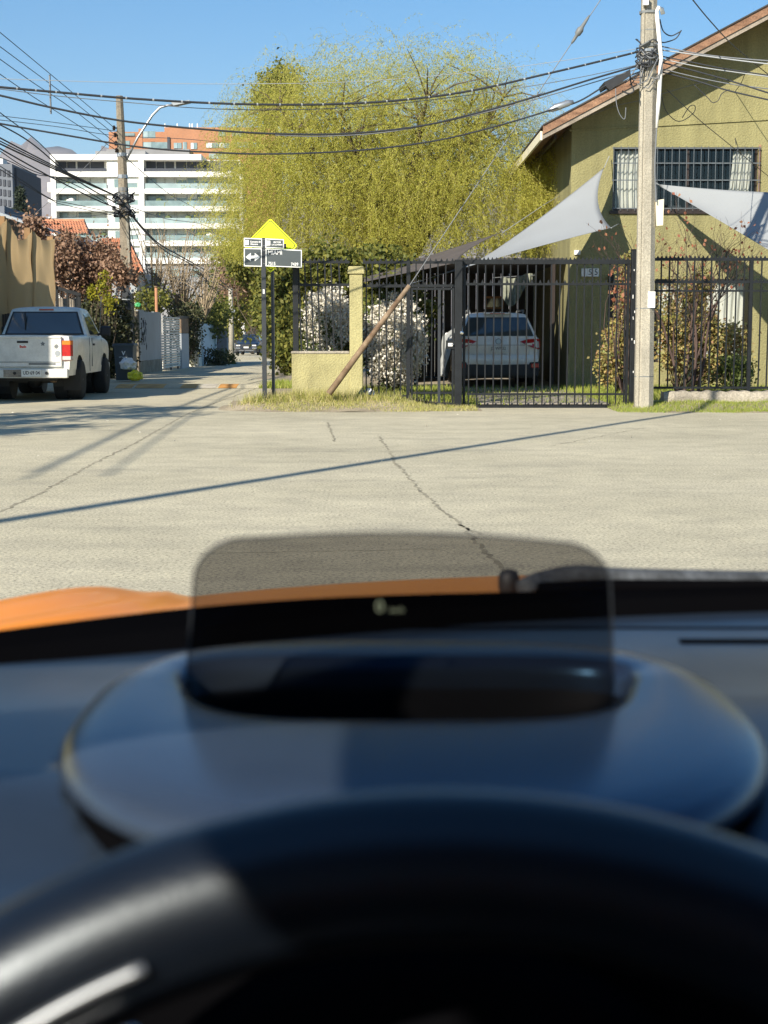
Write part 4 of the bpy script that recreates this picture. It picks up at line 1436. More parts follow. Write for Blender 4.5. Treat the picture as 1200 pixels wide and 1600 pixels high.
# ------------------------------------------------------------------ shade sails
def coons(c00, c10, c11, c01, bend, sag, nu=26, nv=20):
    c00, c10, c11, c01 = (A(*c) for c in (c00, c10, c11, c01))
    cen = (c00 + c10 + c11 + c01) / 4
    bl = bend if isinstance(bend, (list, tuple)) else (bend,) * 4

    def ed(a, b, t, k):
        m = (a + b) / 2
        m = m + (cen - m) * k
        c = m * 2 - (a + b) / 2
        return a * (1 - t) ** 2 + c * 2 * t * (1 - t) + b * t * t

    def fn(u, v):
        top, bot = ed(c00, c10, u, bl[0]), ed(c01, c11, u, bl[1])
        le, ri = ed(c00, c01, v, bl[2]), ed(c10, c11, v, bl[3])
        p = top * (1 - v) + bot * v + le * (1 - u) + ri * u - (c00 * (1 - u) * (1 - v) + c10 * u * (1 - v) + c11 * u * v + c01 * (1 - u) * v)
        return p + Vector((0, 0, -sag * math.sin(math.pi * u) * math.sin(math.pi * v)))
    return MB().grid(fn, nu, nv)


def solid(o, t):
    s = o.modifiers.new('thickness', 'SOLIDIFY')
    s.thickness = t
    return o


s1 = thing('shade_sail', 'large pale grey shade sail sweeping from the house window down over the driveway', 'shade sail', A(830, 380, 31))
solid(coons((744, 411, 31.8), (944, 262, 32.9), (955, 356, 30.8), (660, 438, 27.6), (.24, .08, .05, .13), .08).obj('cloth', M['sail'], s1, True), .004)
MB().tube([A(944, 262, 32.9), A(952, 244, 33.2)], .008, 5).obj('cord', M['cable_pale'], s1)
MB().tube([A(955, 356, 30.6), A(966, 350, 33.2)], .01, 5).obj('cord', M['cable_pale'], s1)
MB().tube([A(660, 438, 27.6), A(640, 444, 26)], .008, 5).obj('cord', M['cable_pale'], s1)
s2 = thing('shade_sail', 'narrow brown shade net stretched behind the railings towards the willow', 'shade sail', A(660, 430, 28))
solid(coons((566, 432, 31.6), (786, 362, 33.4), (716, 410, 27.2), (568, 441, 26.4), (.14, .02, 0.02, .22), .03).obj('cloth', M['sail_dark'], s2, True), .004)
MB().tube([A(786, 363, 33), A(850, 320, 34.5), A(884, 300, 36)], .008, 5).obj('cord', M['cable_pale'], s2)
s3 = thing('shade_sail', 'pale grey shade sail under the barred upper window, right of the pole', 'shade sail', A(1130, 340, 29))
solid(coons((1029, 288, 32.6), (1290, 303, 28.6), (1290, 446, 25.9), (1031, 291, 32.6), (.10, .06, 0, .05), .08).obj('cloth', M['sail'], s3, True), .004)
MB().tube([A(1030, 289, 32.6), A(1022, 284, 33.2)], .008, 5).obj('cord', M['cable_pale'], s3)

# ------------------------------------------------------------------ garden plants
def plant2(name, label, cat, ells, ncl, nl, sp, L, W, m, base, bark, extra=None, shell=.4, nb=30, r0=.02):
    t = bush(name, label, cat, ells, ncl, nl, sp, L, W, m, base, bark, shell, nb, r0)
    if extra:
        for pname, mm, k, l2, w2, es in extra:
            P, _ = clump_points(es, int(k / 14), k, .06, .55)
            leaves(pname, P, l2, w2, mm, t)
    return t


e1 = [pell(476, 548, 450, 600, 27.3, .55)]
plant2('blossom_shrub', 'woody shrub with white blossom behind the wall railing', 'shrub', e1, 90, 2600, .10, .09, .05, M['L_green'], (X(512, 27.3), 27.3, .15), 'twig_grey', [('blossom', M['L_flower'], 5600, .05, .045, [pell(478, 548, 448, 560, 27.1, .5)])], .3, 60, .016)
e2 = [pell(566, 664, 460, 605, 27.6, .7)]
plant2('blossom_shrub', 'rounded shrub covered in white blossom behind the stay tube', 'shrub', e2, 120, 4200, .10, .09, .06, M['L_green'], (X(615, 27.6), 27.6, .13), 'bark', [('blossom', M['L_flower'], 12500, .055, .05, [pell(570, 664, 462, 600, 27.3, .62)])], .4, 40, .02)
bush('climbing_shrub', 'leafy green climber over the railing panel left of the pedestrian gate', 'shrub', [pell(568, 650, 440, 500, 28.2, .4), pell(640, 680, 470, 500, 28, .2)], 60, 2600, .10, .10, .075, M['L_olive'], (X(610, 28.2), 28.2, .12), 'bark', .3, 24)
bush('porch_shrub', 'tall yellowing shrub in front of the house door', 'shrub', [pell(948, 986, 480, 600, 30, .35), pell(938, 975, 540, 606, 29.6, .35), pell(970, 992, 400, 520, 30.2, .25)], 110, 6500, .08, .07, .05, M['L_autumn'], (X(968, 30), 30, .05), 'twig_dark', .25, 24, .008)
bush('window_shrub', 'mixed green and rusty shrub behind the railings under the lower window', 'shrub', [pell(1030, 1075, 430, 600, 28.5, .4), pell(1080, 1130, 470, 605, 28.8, .5), pell(1110, 1172, 505, 606, 28.4, .5), pell(1072, 1110, 420, 480, 29, .3)], 190, 9500, .09, .07, .05, M['L_autumn'], (X(1060, 28.6), 28.6, .05), 'twig_dark', .25, 34, .010)
bush('low_green_shrub', 'low dark green shrub on the lawn by the right railings', 'shrub', [pell(1120, 1180, 560, 608, 27.4, .3)], 30, 1300, .07, .07, .05, M['L_green'], (X(1150, 27.4), 27.4, .05), 'bark', .2, 14, .01)
# bare tree with the last red leaves
bt_ = thing('bare_tree', 'slender bare tree with a few red leaves in front of the house windows', 'tree', (X(1072, 28.2), 28.2, .05))
mb, tips = MB(), []
tr = random.Random(21)


def grow(p, d, L, r, k):
    n = 4
    pts = [p]
    for i in range(n):
        d = (d + Vector((tr.gauss(0, .13), tr.gauss(0, .13), tr.gauss(0, .06)))).normalized()
        pts.append(pts[-1] + d * L / n)
    mb.tube(pts, [lerp(r, r * .55, i / n) for i in range(n + 1)], 5 if k < 2 else 3, False)
    if k >= 4:
        tips.extend(pts[2:])
        return
    for j in range(3 if k < 3 else 2):
        a = tr.uniform(0, 6.28)
        s = .5 if k else .3
        nd = (d + Vector((math.cos(a) * s, math.sin(a) * s, tr.uniform(-.1, .3)))).normalized()
        grow(pts[tr.randint(2, 4)], nd, L * tr.uniform(.6, .85), r * .55, k + 1)


for dx, tgt in ((-.12, -.25), (0, .05), (.1, .35), (.22, .6)):
    grow(Vector((X(1072, 28.2) + dx, 28.2 + tr.uniform(-.1, .1), .05)), Vector((tgt * .45, 0, 1)).normalized(), 1.35, .034, 0)
mb.obj('branches', M['twig_dark'], bt_, True)
P = np.array([tips[i] for i in NR.integers(0, len(tips), 200)], float) + NR.normal(size=(200, 3)) * .05
leaves('leaf_sprays', P, .075, .055, M['L_red'], bt_, NR.normal(size=(200, 3)) * .6 + np.array([0, 0, -1]))
P = np.array([A(rng.gauss(975, 9), rng.gauss(440, 22), 29.4) for i in range(60)], float)
tc_ = thing('red_sapling', 'sapling with copper red leaves beside the thick gate post', 'sapling', (X(975, 29.4), 29.4, .05))
leaves('leaf_sprays', P, .11, .09, M['L_red'], tc_, NR.normal(size=(60, 3)) * .6 + np.array([0, 0, -1]))
mb = MB()
twigs(mb, (X(975, 29.4), 29.4, .05), [Vector(p) for p in P[:16]], .014, .004, 4)
mb.obj('stems', M['twig_dark'], tc_, True)

# ------------------------------------------------------------------ willow
WLY = 40.0
wl = thing('willow_tree', 'huge yellow green weeping willow behind the gate and house', 'tree', (.3, WLY, 0))


def wtop(x):
    """crown top height over x (metres)"""
    pts = [(-4.6, 5.0), (-4.0, 6.0), (-3.3, 7.0), (-2.4, 7.8), (-1.2, 7.95), (0.2, 8.05), (1.6, 8.1), (2.8, 7.8), (3.6, 7.0), (4.4, 6.0), (5.0, 5.2)]
    for (a, za), (b, zb) in zip(pts[:-1], pts[1:]):
        if a <= x <= b:
            return lerp(za, zb, (x - a) / (b - a))
    return 5.0


mb = MB()
wr_ = random.Random(31)
starts = []
for i in range(15):
    ang = wr_.uniform(0, 6.28)
    x1 = .3 + 3.3 * math.cos(ang) * wr_.uniform(.5, 1.15)
    y1 = WLY + 2.2 * math.sin(ang)
    z1 = wtop(x1) - wr_.uniform(.5, 1.8)
    p0, p1 = Vector((.3, WLY, 2.2)), Vector((x1, y1, z1))
    mid = p0.lerp(p1, .45) + Vector((0, 0, wr_.uniform(.2, .9)))
    pts = [p0 * (1 - t) ** 2 + mid * 2 * t * (1 - t) + p1 * t * t for t in [k / 8 for k in range(9)]]
    mb.tube(pts, [lerp(.13, .03, k / 8) for k in range(9)], 6, False)
    for k in range(3, 9):
        for j in range(5):
            d = Vector((wr_.gauss(0, .8), wr_.gauss(0, .7), wr_.uniform(.0, 1.1)))
            q = pts[k] + d
            q.z = min(q.z, wtop(q.x) + .1)
            mb.tube([pts[k], pts[k].lerp(q, .5) + Vector((0, 0, .1)), q], [.028, .018, .008], 4, False)
            starts += [pts[k].lerp(q, s) for s in (.4, .6, .8, 1.0)]
mb.tube([(.25, WLY, 0), (.35, WLY, 1.2), (.3, WLY, 2.4)], [.34, .27, .22], 10, False)
mb.obj('trunk', M['bark'], wl, True)
# hanging strands
S0 = np.array(starts, float)
NS = 12500
pick = S0[NR.integers(0, len(S0), NS)] + NR.normal(size=(NS, 3)) * np.array([.42, .42, .28])
# extra starts spread evenly through the dome
ex = 7600
xs_ = NR.uniform(-3.9, 4.6, ex)
tz = np.array([wtop(v) for v in xs_])
zz_ = tz - NR.random(ex) ** 1.3 * (tz - 3.2) * .95
pick[:ex] = np.stack([xs_, WLY + NR.normal(size=ex) * 1.5 - .6, zz_], 1)
# right lower drape and front skirt
pick[ex:ex + 700] = np.stack([NR.uniform(3.2, 4.75, 700), NR.uniform(36.5, 39, 700), NR.uniform(4.1, 5.4, 700)], 1)
pick[ex + 700:ex + 1700] = np.stack([NR.uniform(-3.6, 3.4, 1000), NR.uniform(36.6, 38.5, 1000), NR.uniform(3.2, 5.4, 1000)], 1)
K = 7
topz = np.array([wtop(v) for v in np.clip(pick[:, 0], -4.6, 5)])
near_top = np.clip((pick[:, 2] - (topz - 1.4)) / 1.4, 0, 1)
Ls = NR.uniform(.7, 2.1, NS) * (1 - .45 * near_top)
Ls = np.minimum(Ls, np.maximum(.35, pick[:, 2] - 2.75))
hd = NR.normal(size=(NS, 2))
hd /= np.linalg.norm(hd, axis=1, keepdims=True)
out = np.stack([(pick[:, 0] - .3) / 4.5, (pick[:, 1] - WLY) / 3], 1)
hd = hd * .8 + out * .7
up0 = NR.uniform(-.2, .5, NS) + near_top * NR.uniform(-.3, 1.0, NS)
pts = np.zeros((NS, K, 3))
pts[:, 0] = pick
vel = np.concatenate([hd * NR.uniform(.3, 1.0, (NS, 1)), up0[:, None]], 1)
vel = unit(vel)
for k in range(1, K):
    vel = unit(vel + np.array([0, 0, -.36]) + NR.normal(size=(NS, 3)) * .10)
    pts[:, k] = pts[:, k - 1] + vel * (Ls / (K - 1))[:, None]
side = unit(np.cross(vel, NR.normal(size=(NS, 3))))
wd = np.linspace(1, .4, K)[None, :, None] * NR.uniform(.002, .0042, (NS, 1, 1))
V = np.stack([pts - side[:, None] * wd, pts + side[:, None] * wd], 2)      # NS,K,2,3
off = np.array(ORIGIN[wl.name])
V = V.reshape(-1, 3) - off
idx = np.arange(NS * K * 2).reshape(NS, K, 2)
F = np.stack([idx[:, :-1, 0], idx[:, :-1, 1], idx[:, 1:, 1], idx[:, 1:, 0]], -1).reshape(-1, 4)
inst('strands', npmesh('strands', V, F, M['L_strand']), wl)['kind'] = 'stuff'
NL = 560000
si = NR.integers(0, NS, NL)
# thinner leafing near the top and to the right
keep = NR.random(NL) > (.72 * near_top[si] + .35 * np.clip((pick[si, 0] - 2.0) / 2, 0, 1) * (pick[si, 2] > 5.6))
si = si[keep]
ki = NR.integers(1, K, len(si))
fr = NR.random((len(si), 1))
LP = pts[si, ki - 1] * (1 - fr) + pts[si, ki] * fr
LP = LP + NR.normal(size=LP.shape) * .022
LD = NR.normal(size=LP.shape) * .8 + np.array([0, 0, -.8])
leaves('crown', LP, NR.uniform(.032, .062, len(LP)), NR.uniform(.012, .020, len(LP)), M['L_willow'], wl, LD)
# darker evergreen poking out of the willow's left shoulder
bush('evergreen_tree', 'darker leafy evergreen showing at the top left of the willow', 'tree', [pell(412, 470, 106, 170, 55, 1.0), pell(400, 450, 120, 205, 55.5, 1.0)], 60, 4600, .2, .15, .09, M['L_olive'], (X(476, 55.2), 55.2, -.1), 'bark', .3, 20, .04, part='crown', fork=7.0)

# ------------------------------------------------------------------ street signs
SGY = 24.85
ss = thing('street_sign', 'slate street name sign reading MIAMI on a dark square post', 'sign', (X(412.5, SGY), SGY, 0))
xs0 = X(412.5, SGY)
MB().box(xs0 - .035, xs0 + .035, SGY, SGY + .07, 0, Z(371.5, SGY)).obj('post', M['iron_grey'], ss)


def plate(px, py, tilt_px, name):
    """px=(left,right) py=(top,bottom); right edge dropped by tilt_px"""
    y = SGY - .012
    pts = [A(px[0], py[0], y), A(px[1], py[0] + tilt_px, y), A(px[1], py[1] + tilt_px, y), A(px[0], py[1], y)]
    o = MB().prism(pts, (0, .006, 0)).obj(name, M['white_print'], ss)
    b = 1.4
    q = [A(px[0] + b, py[0] + b, y - .003), A(px[1] - b, py[0] + b + tilt_px, y - .003), A(px[1] - b, py[1] - b + tilt_px, y - .003), A(px[0] + b, py[1] - b, y - .003)]
    MB().prism(q, (0, .0029, 0)).obj('face', M['sign_grey'], o)
    return o


yf = SGY - .017
p1 = plate((381, 409.5), (371.5, 385.5), 1.2, 'header_plate')
p2 = plate((414.5, 443.5), (372.5, 387), 1.4, 'header_plate')
p3 = plate((381, 409), (387.5, 416), .6, 'arrow_plate')
p4 = plate((415, 471.5), (388.3, 416), 2.2, 'name_plate')
MB().box(X(383.5, yf), X(390, yf), yf - .001, yf, Z(382.5, yf), Z(375, yf)).obj('crest', M['white_print'], p1)
MB().box(X(416.5, yf), X(423.5, yf), yf - .001, yf, Z(383.5, yf), Z(376, yf)).obj('crest', M['white_print'], p2)
lettering('Comuna de', .036, M['white_print'], p1, A(399, 377.8, yf), bold=.0012)
lettering('Vitacura', .036, M['white_print'], p1, A(397, 381.6, yf), bold=.0012)
lettering('SECTOR', .032, M['white_print'], p2, A(433, 378.6, yf), bold=.0012)
lettering('LA LLAVERIA', .030, M['white_print'], p2, A(433, 382.4, yf), bold=.001)
lettering('MIAMI', .092, M['white_print'], p4, A(418.5, 395, yf), align='LEFT', bold=.001, squeeze=.92)
lettering('7515', .07, M['white_print'], p4, A(419, 412.0, yf), align='LEFT', bold=.001, squeeze=.85)
lettering('7439', .07, M['white_print'], p4, A(454.5, 413.2, yf), align='LEFT', bold=.001, squeeze=.85)
ar = [(383.5, 401.5), (392, 395.2), (392, 399.5), (398, 399.5), (398, 395.2), (406.5, 401.8), (398, 408.2), (398, 404), (392, 404), (392, 408.2)]
MB().prism([A(a, b, yf) for a, b in ar], (0, -.001, 0)).obj('double_arrow', M['white_print'], p3)
for py in (374.5, 384, 391, 412):
    MB().lathe([(.008, -.004), (.006, -.008)], A(412.6, py, SGY), 'y', 8).obj('bolt', M['steel'], ss)
MB().box(xs0 - .012, xs0 + .014, SGY - .002, SGY - .0005, Z(459, SGY), Z(452, SGY)).obj('sticker', M['white_print'], ss)
DY_ = 25.02
ws = thing('warning_sign', 'fluorescent yellow diamond warning sign half hidden behind the street name plates', 'sign', (X(426, DY_), DY_, 0))
xd = X(424.5, DY_)
MB().box(xd - .026 + .02, xd + .026 + .02, DY_ + .01, DY_ + .05, 0, Z(420, DY_)).obj('post', M['iron_grey'], ws)


def diamond(r, y, d, c=(422.8, 383.6)):
    p = A(*c, y)
    pts = []
    for k in range(4):
        a = math.pi / 2 * k + math.pi / 2
        t = Vector((math.cos(a), 0, math.sin(a)))
        s = Vector((math.cos(a + math.pi / 2), 0, math.sin(a + math.pi / 2)))
        for e in (-1, 0, 1):
            pts.append(p + t * (r - (.02 if e else .008)) + s * e * .022)
    return MB().prism(pts, (0, d, 0))


dp = diamond(.43, DY_, .004).obj('panel', M['sign_yellow'], ws)
diamond(.405, DY_ - .0012, .001).obj('black_border', M['ink'], dp)
diamond(.388, DY_ - .0024, .001).obj('face', M['sign_yellow'], dp)
MB().box(X(440, DY_), X(448.5, DY_), DY_ - .005, DY_ - .003, Z(388, DY_), Z(380.5, DY_)).obj('symbol', M['ink'], dp)

# ------------------------------------------------------------------ concrete pole at the right
PY = 24.6
pb_, pt_ = A(1005.5, 634, PY), A(1014.5, -20, PY)
pole = thing('utility_pole', 'tall speckled concrete utility pole beside the driveway gate', 'pole', (pb_.x, PY, 0))
dirp = (pt_ - pb_) / (pt_.z - pb_.z)


def ppt(z, dx=0.0, dy=0.0):
    return Vector((pb_.x + dirp.x * (z - pb_.z) + dx, PY + dy, z))


o = MB().tube([ppt(0), ppt(3), ppt(6), ppt(9.4)], [.158, .146, .130, .112], 8, True, math.pi / 8).obj('shaft', M['concrete'], pole)
MB().tube([ppt(0, -.105, -.10), ppt(9.3, -.075, -.075)], .03, 4).obj('edge_rib', M['concrete'], pole)
for py in (48, 213, 284, 347, 371, 482, 588):
    z = Z(py, PY)
    r = lerp(.158, .112, z / 9.4) + .002
    MB().tube([ppt(z - .008), ppt(z + .008)], r, 8, True, math.pi / 8).obj('wire_band', M['ink_grey'], pole)
pn = MB().box(ppt(1.7).x + .02, ppt(1.7).x + .135, PY - .150, PY - .1465, Z(481, PY), Z(456, PY)).obj('notice', M['white_print'], pole)
cnd = [A(1036, 22, PY - .1), A(1034, 14, PY - .1), A(1029, 12, PY - .1), A(1026, 18, PY - .1), A(1030, 60, PY - .12), A(1033, 90, PY - .12), A(1029, 160, PY - .15), A(1026, 200, PY - .15)]
MB().tube(cnd, [.035, .035, .035, .034, .034, .034, .034, .02], 8).obj('conduit', M['pvc'], pole, True)
MB().tube([A(1026, 200, PY - .15), A(1023, 260, PY - .15), A(1025, 316, PY - .16)], .011, 6).obj('drop_lead', M['cable_grey'], pole)
bx_ = MB().add([A(1024.5, 313, PY - .1), A(1037.5, 311, PY - .1), A(1036, 352, PY - .1), A(1026, 353, PY - .1)] + [p + Vector((0, .12, 0)) for p in (A(1024.5, 313, PY - .1), A(1037.5, 311, PY - .1), A(1036, 352, PY - .1), A(1026, 353, PY - .1))],
               [(3, 2, 1, 0), (4, 5, 6, 7), (0, 1, 5, 4), (1, 2, 6, 5), (2, 3, 7, 6), (3, 0, 4, 7)]).obj('meter_cover', M['cream_plastic'], pole)
MB().box(A(1002, 0, PY).x, A(1010, 0, PY).x, PY - .22, PY - .13, Z(12, PY), Z(0, PY)).obj('relay_box', M['pvc'], pole)
MB().prism([A(1000, 73, PY - .2), A(1014, 65, PY - .2), A(1021, 66, PY - .05), A(1018, 75, PY - .05)], (0, 0, .02)).obj('bracket_plate', M['ink_grey'], pole)
for z0_ in (72, 80, 92, 100, 20):
    z = Z(z0_, PY)
    MB().tube([ppt(z - .02), ppt(z + .02)], .15, 10).obj('clamp_band', M['ink_grey'] if z0_ != 80 else M['steel'], pole)
tg = random.Random(12)
for k in range(9):
    a = tg.uniform(0, 6.28)
    zc = Z(tg.uniform(72, 112), PY)
    pts = [ppt(zc + .06 * math.sin(3 * s + a) + .02 * s, (.17 + .03 * math.sin(5 * s)) * math.cos(s + a), -(.17 + .02 * math.cos(4 * s)) * math.sin(s + a)) for s in [i * .35 for i in range(20)]]
    MB().tube(pts, .011, 5).obj('cable_wrap', M['cable' if k % 3 else 'cable_grey'], pole, True)
for k in range(12):
    p = A(tg.uniform(1000, 1036), tg.uniform(66, 112), PY - .17)
    q = A(p.x / PY * FPX * 1.003 + 600 + tg.uniform(-22, 22), 518 - (p.z - 1.25) / PY * FPX + tg.uniform(-8, 34), PY - .2)
    m_ = p.lerp(q, .5) + Vector((tg.uniform(-.1, .1), 0, -.15))
    MB().tube([p, m_, q], .009, 5).obj('loose_lead', M['cable' if k % 2 else 'cable_grey'], pole, True)

# ------------------------------------------------------------------ leaning lamp pole on the left
LY = 44.0
l0, l1 = A(205, 600, LY), A(186.5, 150, LY)
l0 = Vector((l0.x, LY, 0))
lp = thing('lamp_pole', 'old leaning utility pole with a street lamp arm and cable tangle', 'pole', l0)


def lpt(z, dx=0., dy=0.):
    t = (z - l0.z) / (l1.z - l0.z)
    p = l0.lerp(l1, t)
    return Vector((p.x + dx, LY + dy, z))


MB().tube([lpt(-.1), lpt(3), lpt(6), lpt(l1.z)], [.19, .165, .13, .10], 8, True, math.pi / 8).obj('shaft', M['concrete_old'], lp)
MB().tube([lpt(0, .1, -.12), lpt(5, .08, -.1)], .05, 5).obj('edge_rib', M['concrete'], lp)
arm = [lpt(Z(250, LY), .12), A(215, 215, LY), A(238, 180, LY), A(250, 168, LY), A(262, 164.5, LY), A(274, 163.5, LY)]
am = MB().tube(arm, [.035, .035, .035, .035, .034, .03], 7).obj('lamp_arm', M['steel'], lp, True)
hd_ = [A(268, 160.5, LY), A(297, 157.5, LY), A(297.5, 160.5, LY), A(272, 166, LY)]
MB().prism([p + Vector((0, -.15, 0)) for p in hd_], (0, .3, 0)).obj('lamp_head', M['sheet_grey'], lp)
for py in (242, 276, 296, 303, 309, 318):
    z = Z(py, LY)
    MB().tube([lpt(z - .05), lpt(z + .05)], .19 - .008 * z, 8).obj('clamp_band', M['steel' if py < 280 else 'ink_grey'], lp)
for px, py in ((178, 200), (180, 211), (181, 224), (182, 235)):
    MB().tube([lpt(Z(py, LY)), A(px, py, LY - .1)], .02, 5).obj('insulator_arm', M['iron_grey'], lp)
    MB().lathe([(.03, -.06), (.05, -.02), (.03, 0), (.05, .03), (.02, .07)], A(px, py, LY - .12), 'z', 8).obj('insulator', M['wood_dark'], lp)
for px, py, w, h in ((181, 325, 4, 7), (186, 330, 5, 5), (203, 325, 6, 10), (192, 316, 9, 4)):
    pbox(MB(), px - w / 2, px + w / 2, py - h / 2, py + h / 2, LY - .3, .2).obj('splice_box', M['plastic'], lp)
pbox(MB(), 191.5, 205, 446, 484, LY - .55, .28).obj('junction_cabinet', M['iron_grey'], lp)
pbox(MB(), 191.5, 205, 467, 468.6, LY - .56, .01).obj('cabinet_band', M['steel'], lp)
pbox(MB(), 196, 207.5, 505, 540, LY - .5, .25).obj('junction_cabinet', M['slate_dark'], lp)
pbox(MB(), 176, 190, 440, 466, LY - .45, .06).obj('notice_board', M['sheet_grey'], lp)
pn = A(208, 451, LY - .6)
MB().prism([A(203, 441, LY - .62), A(214.5, 451, LY - .62), A(203, 461, LY - .62)], (0, .01, 0)).obj('arrow_board', M['sheet_grey'], lp)
for k in range(8):
    a = tg.uniform(0, 6.28)
    zc = Z(tg.uniform(300, 335), LY)
    pts = [lpt(zc + .1 * math.sin(3 * s + a), (.26 + .06 * math.sin(5 * s)) * math.cos(s + a), -.26 * math.sin(s + a)) for s in [i * .4 for i in range(17)]]
    MB().tube(pts, .02, 5).obj('cable_wrap', M['cable'], lp, True)

# rusty stay tube and guy wire
gy0 = A(517, 609, 24.7)
gy0.z = max(gy0.z, .05)
gt = thing('guy_stay', 'rusty slanted stay tube with a steel guy wire rising past the railings', 'guy wire', gy0)
g1 = A(640, 446, 24.62)
g2 = A(1017, -118, PY)
MB().tube([gy0 + Vector((-.03, 0, -.06)), gy0.lerp(g1, .5), g1], [.052, .046, .036], 8).obj('stay_tube', M['rust'], gt, True)
MB().tube([g1, g2], .0075, 5).obj('wire', M['cable_grey'], gt)
ia, ib = A(893, 68, PY), A(921, 24, PY)
MB().tube([ia, ia.lerp(ib, .1), ia.lerp(ib, .3), ia.lerp(ib, .34), ia.lerp(ib, .5), ia.lerp(ib, .6), ia.lerp(ib, .9), ib], [.012, .025, .028, .05, .055, .03, .022, .010], 7).obj('strain_insulator', M['ink_grey'], gt, True)


# ------------------------------------------------------------------ overhead cables
def cat(P, n=6):
    out = []
    for i in range(len(P) - 1):
        p0, p1, p2, p3 = P[max(i - 1, 0)], P[i], P[i + 1], P[min(i + 2, len(P) - 1)]
        for k in range(n):
            t = k / n
            out.append(.5 * ((2 * p1) + (p2 - p0) * t + (2 * p0 - 5 * p1 + 4 * p2 - p3) * t * t + (3 * p1 - p0 - 3 * p2 + p3) * t ** 3))
    out.append(P[-1])
    return out


def cable(label, pix, ya, yb, r, m='cable', wraps=0, name='overhead_cable', group=None):
    n = len(pix)
    x0, x1 = pix[0][0], pix[-1][0]
    P = [A(p[0], p[1], lerp(ya, yb, (p[0] - x0) / (x1 - x0) if x1 != x0 else i / (n - 1))) for i, p in enumerate(pix)]
    C = cat(P)
    o = MB().tube(C, r, 5).obj(name, M[m], None, True)
    tag(o, label, 'cable', group)
    if wraps:
        wm = MB()
        for i in range(2, len(C) - 2, 2):
            MB().tube([C[i].lerp(C[i + 1], .1), C[i].lerp(C[i + 1], .22)], r * 1.15, 6).obj('cable_tie', M['cable_pale'], o)
    return o


cable('thick tied black cable, uppermost of the cables from the concrete pole past the willow', [(1004, 79), (940, 95), (860, 114), (740, 141), (640, 155), (540, 162), (440, 163.5), (330, 161), (200, 153.5), (90, 144), (0, 136), (-80, 127)], PY, 21, .017, 'cable', 1)
cable('thin cable close under the tied black one across the sky', [(1002, 100), (900, 122), (780, 142), (620, 162), (480, 171), (330, 170), (200, 160), (90, 150), (0, 139), (-60, 132)], PY, 21.2, .006, 'cable_grey')
cable('second thick black cable from the concrete pole across the upper willow', [(1003, 101), (930, 122), (830, 153), (740, 178), (650, 198), (540, 209), (430, 209), (330, 203), (200, 190), (90, 170), (0, 149), (-60, 136)], PY, 21, .015)
cable('slack grey cable sagging just below the second black cable', [(1002, 106), (900, 137), (800, 165), (700, 189), (600, 207), (500, 213), (430, 211)], PY, 23, .008, 'cable_grey')
cable('lowest thick cable from the concrete pole through the willow to the left', [(1000, 112), (950, 132), (905, 158), (860, 172), (780, 196), (680, 220), (560, 235), (430, 240.5), (330, 238), (220, 230), (90, 209), (0, 193), (-60, 181)], PY, 21, .013)
o = MB().tube([A(855, 173, PY - .4), A(862, 171, PY - .4), A(868, 168, PY - .4), (A(888, 161, PY - .4)), A(896, 158.5, PY - .4)], [.018, .04, .055, .05, .02], 8).obj('cable_joint', M['steel'], None, True)
tag(o, 'grey cylindrical joint on the lowest cable near the gutter', 'cable joint')
o = MB().prism([A(946, 134, PY - .45), A(984, 109, PY - .45), A(986, 117, PY - .45), A(953, 141, PY - .45)], (0, .14, 0)).obj('splice_closure', M['plastic'])
tag(o, 'black box shaped splice closure hung left of the pole above the roof edge', 'splice box')
cable('faint pale wire high across the whole sky', [(1010, 74), (820, 103), (600, 125), (400, 131), (200, 129), (0, 123), (-60, 120)], PY, 22, .0045, 'cable_pale')
cable('thin wire crossing just over the slate cable low on the left', [(182, 205), (120, 196), (60, 188), (0, 181), (-60, 175)], LY, 36, .009, 'cable_grey')
cable('thin low wire crossing behind the lamp arm towards the left', [(430, 232), (300, 218), (182, 212), (90, 198), (-40, 183)], 60, 40, .010, 'cable_grey')
# fan of wires rising to the left from the lamp pole
cable('uppermost of the four parallel wires rising left from the lamp pole', [(179, 200), (110, 142), (50, 92), (-20, 34)], LY, 30, .009)
cable('second of the four parallel wires rising left from the lamp pole', [(180, 211), (110, 155), (50, 110), (-20, 58)], LY, 30, .009)
cable('third of the four parallel wires rising left from the lamp pole', [(181, 224), (110, 168), (50, 128), (-20, 78)], LY, 30, .009)
cable('lowest of the four parallel wires rising left from the lamp pole', [(182, 235), (110, 188), (50, 150), (-20, 102)], LY, 30, .009)
o = MB().tube([A(77.5, 117, 36), A(79.5, 178, 36)], .022, 5).obj('wire_spacer', M['cable_grey'])
tag(o, 'vertical spacer bar across the four parallel wires', 'spacer')
cable('thick black cable descending from the left edge to the lamp pole tangle', [(190, 322), (150, 300), (110, 275), (60, 232), (25, 208), (-30, 180)], LY, 33, .017)
cable('lower thick black cable from the left edge into the lamp pole tangle', [(188, 327), (150, 312), (90, 282), (60, 266), (0, 232), (-30, 215)], LY, 33, .018)
cable('thin cable slack below the two thick ones at the left edge', [(186, 330), (120, 290), (60, 270), (30, 256), (0, 236), (-30, 216)], LY, 33, .012)
cable('thin straight cable above the thick ones, left of the lamp pole', [(184, 318), (120, 282), (60, 222), (0, 176), (-30, 152)], LY, 33, .012)
cable('slack telephone wire looping over the mountain gap', [(120, 280), (85, 276), (55, 272), (20, 254), (-20, 238)], 42, 34, .010)
cable('straight service wire running down over the slate block', [(186, 334), (110, 318), (80, 311), (36, 283), (-20, 246)], LY, 36, .010)
cable('second service wire running down over the slate block', [(184, 338), (100, 320), (80, 312), (36, 287), (-20, 252)], LY, 36, .010)
cable('wire dropping from the pole towards the conifer', [(180, 210), (120, 275), (80, 312), (48, 340)], LY, 60, .010, 'cable_grey')
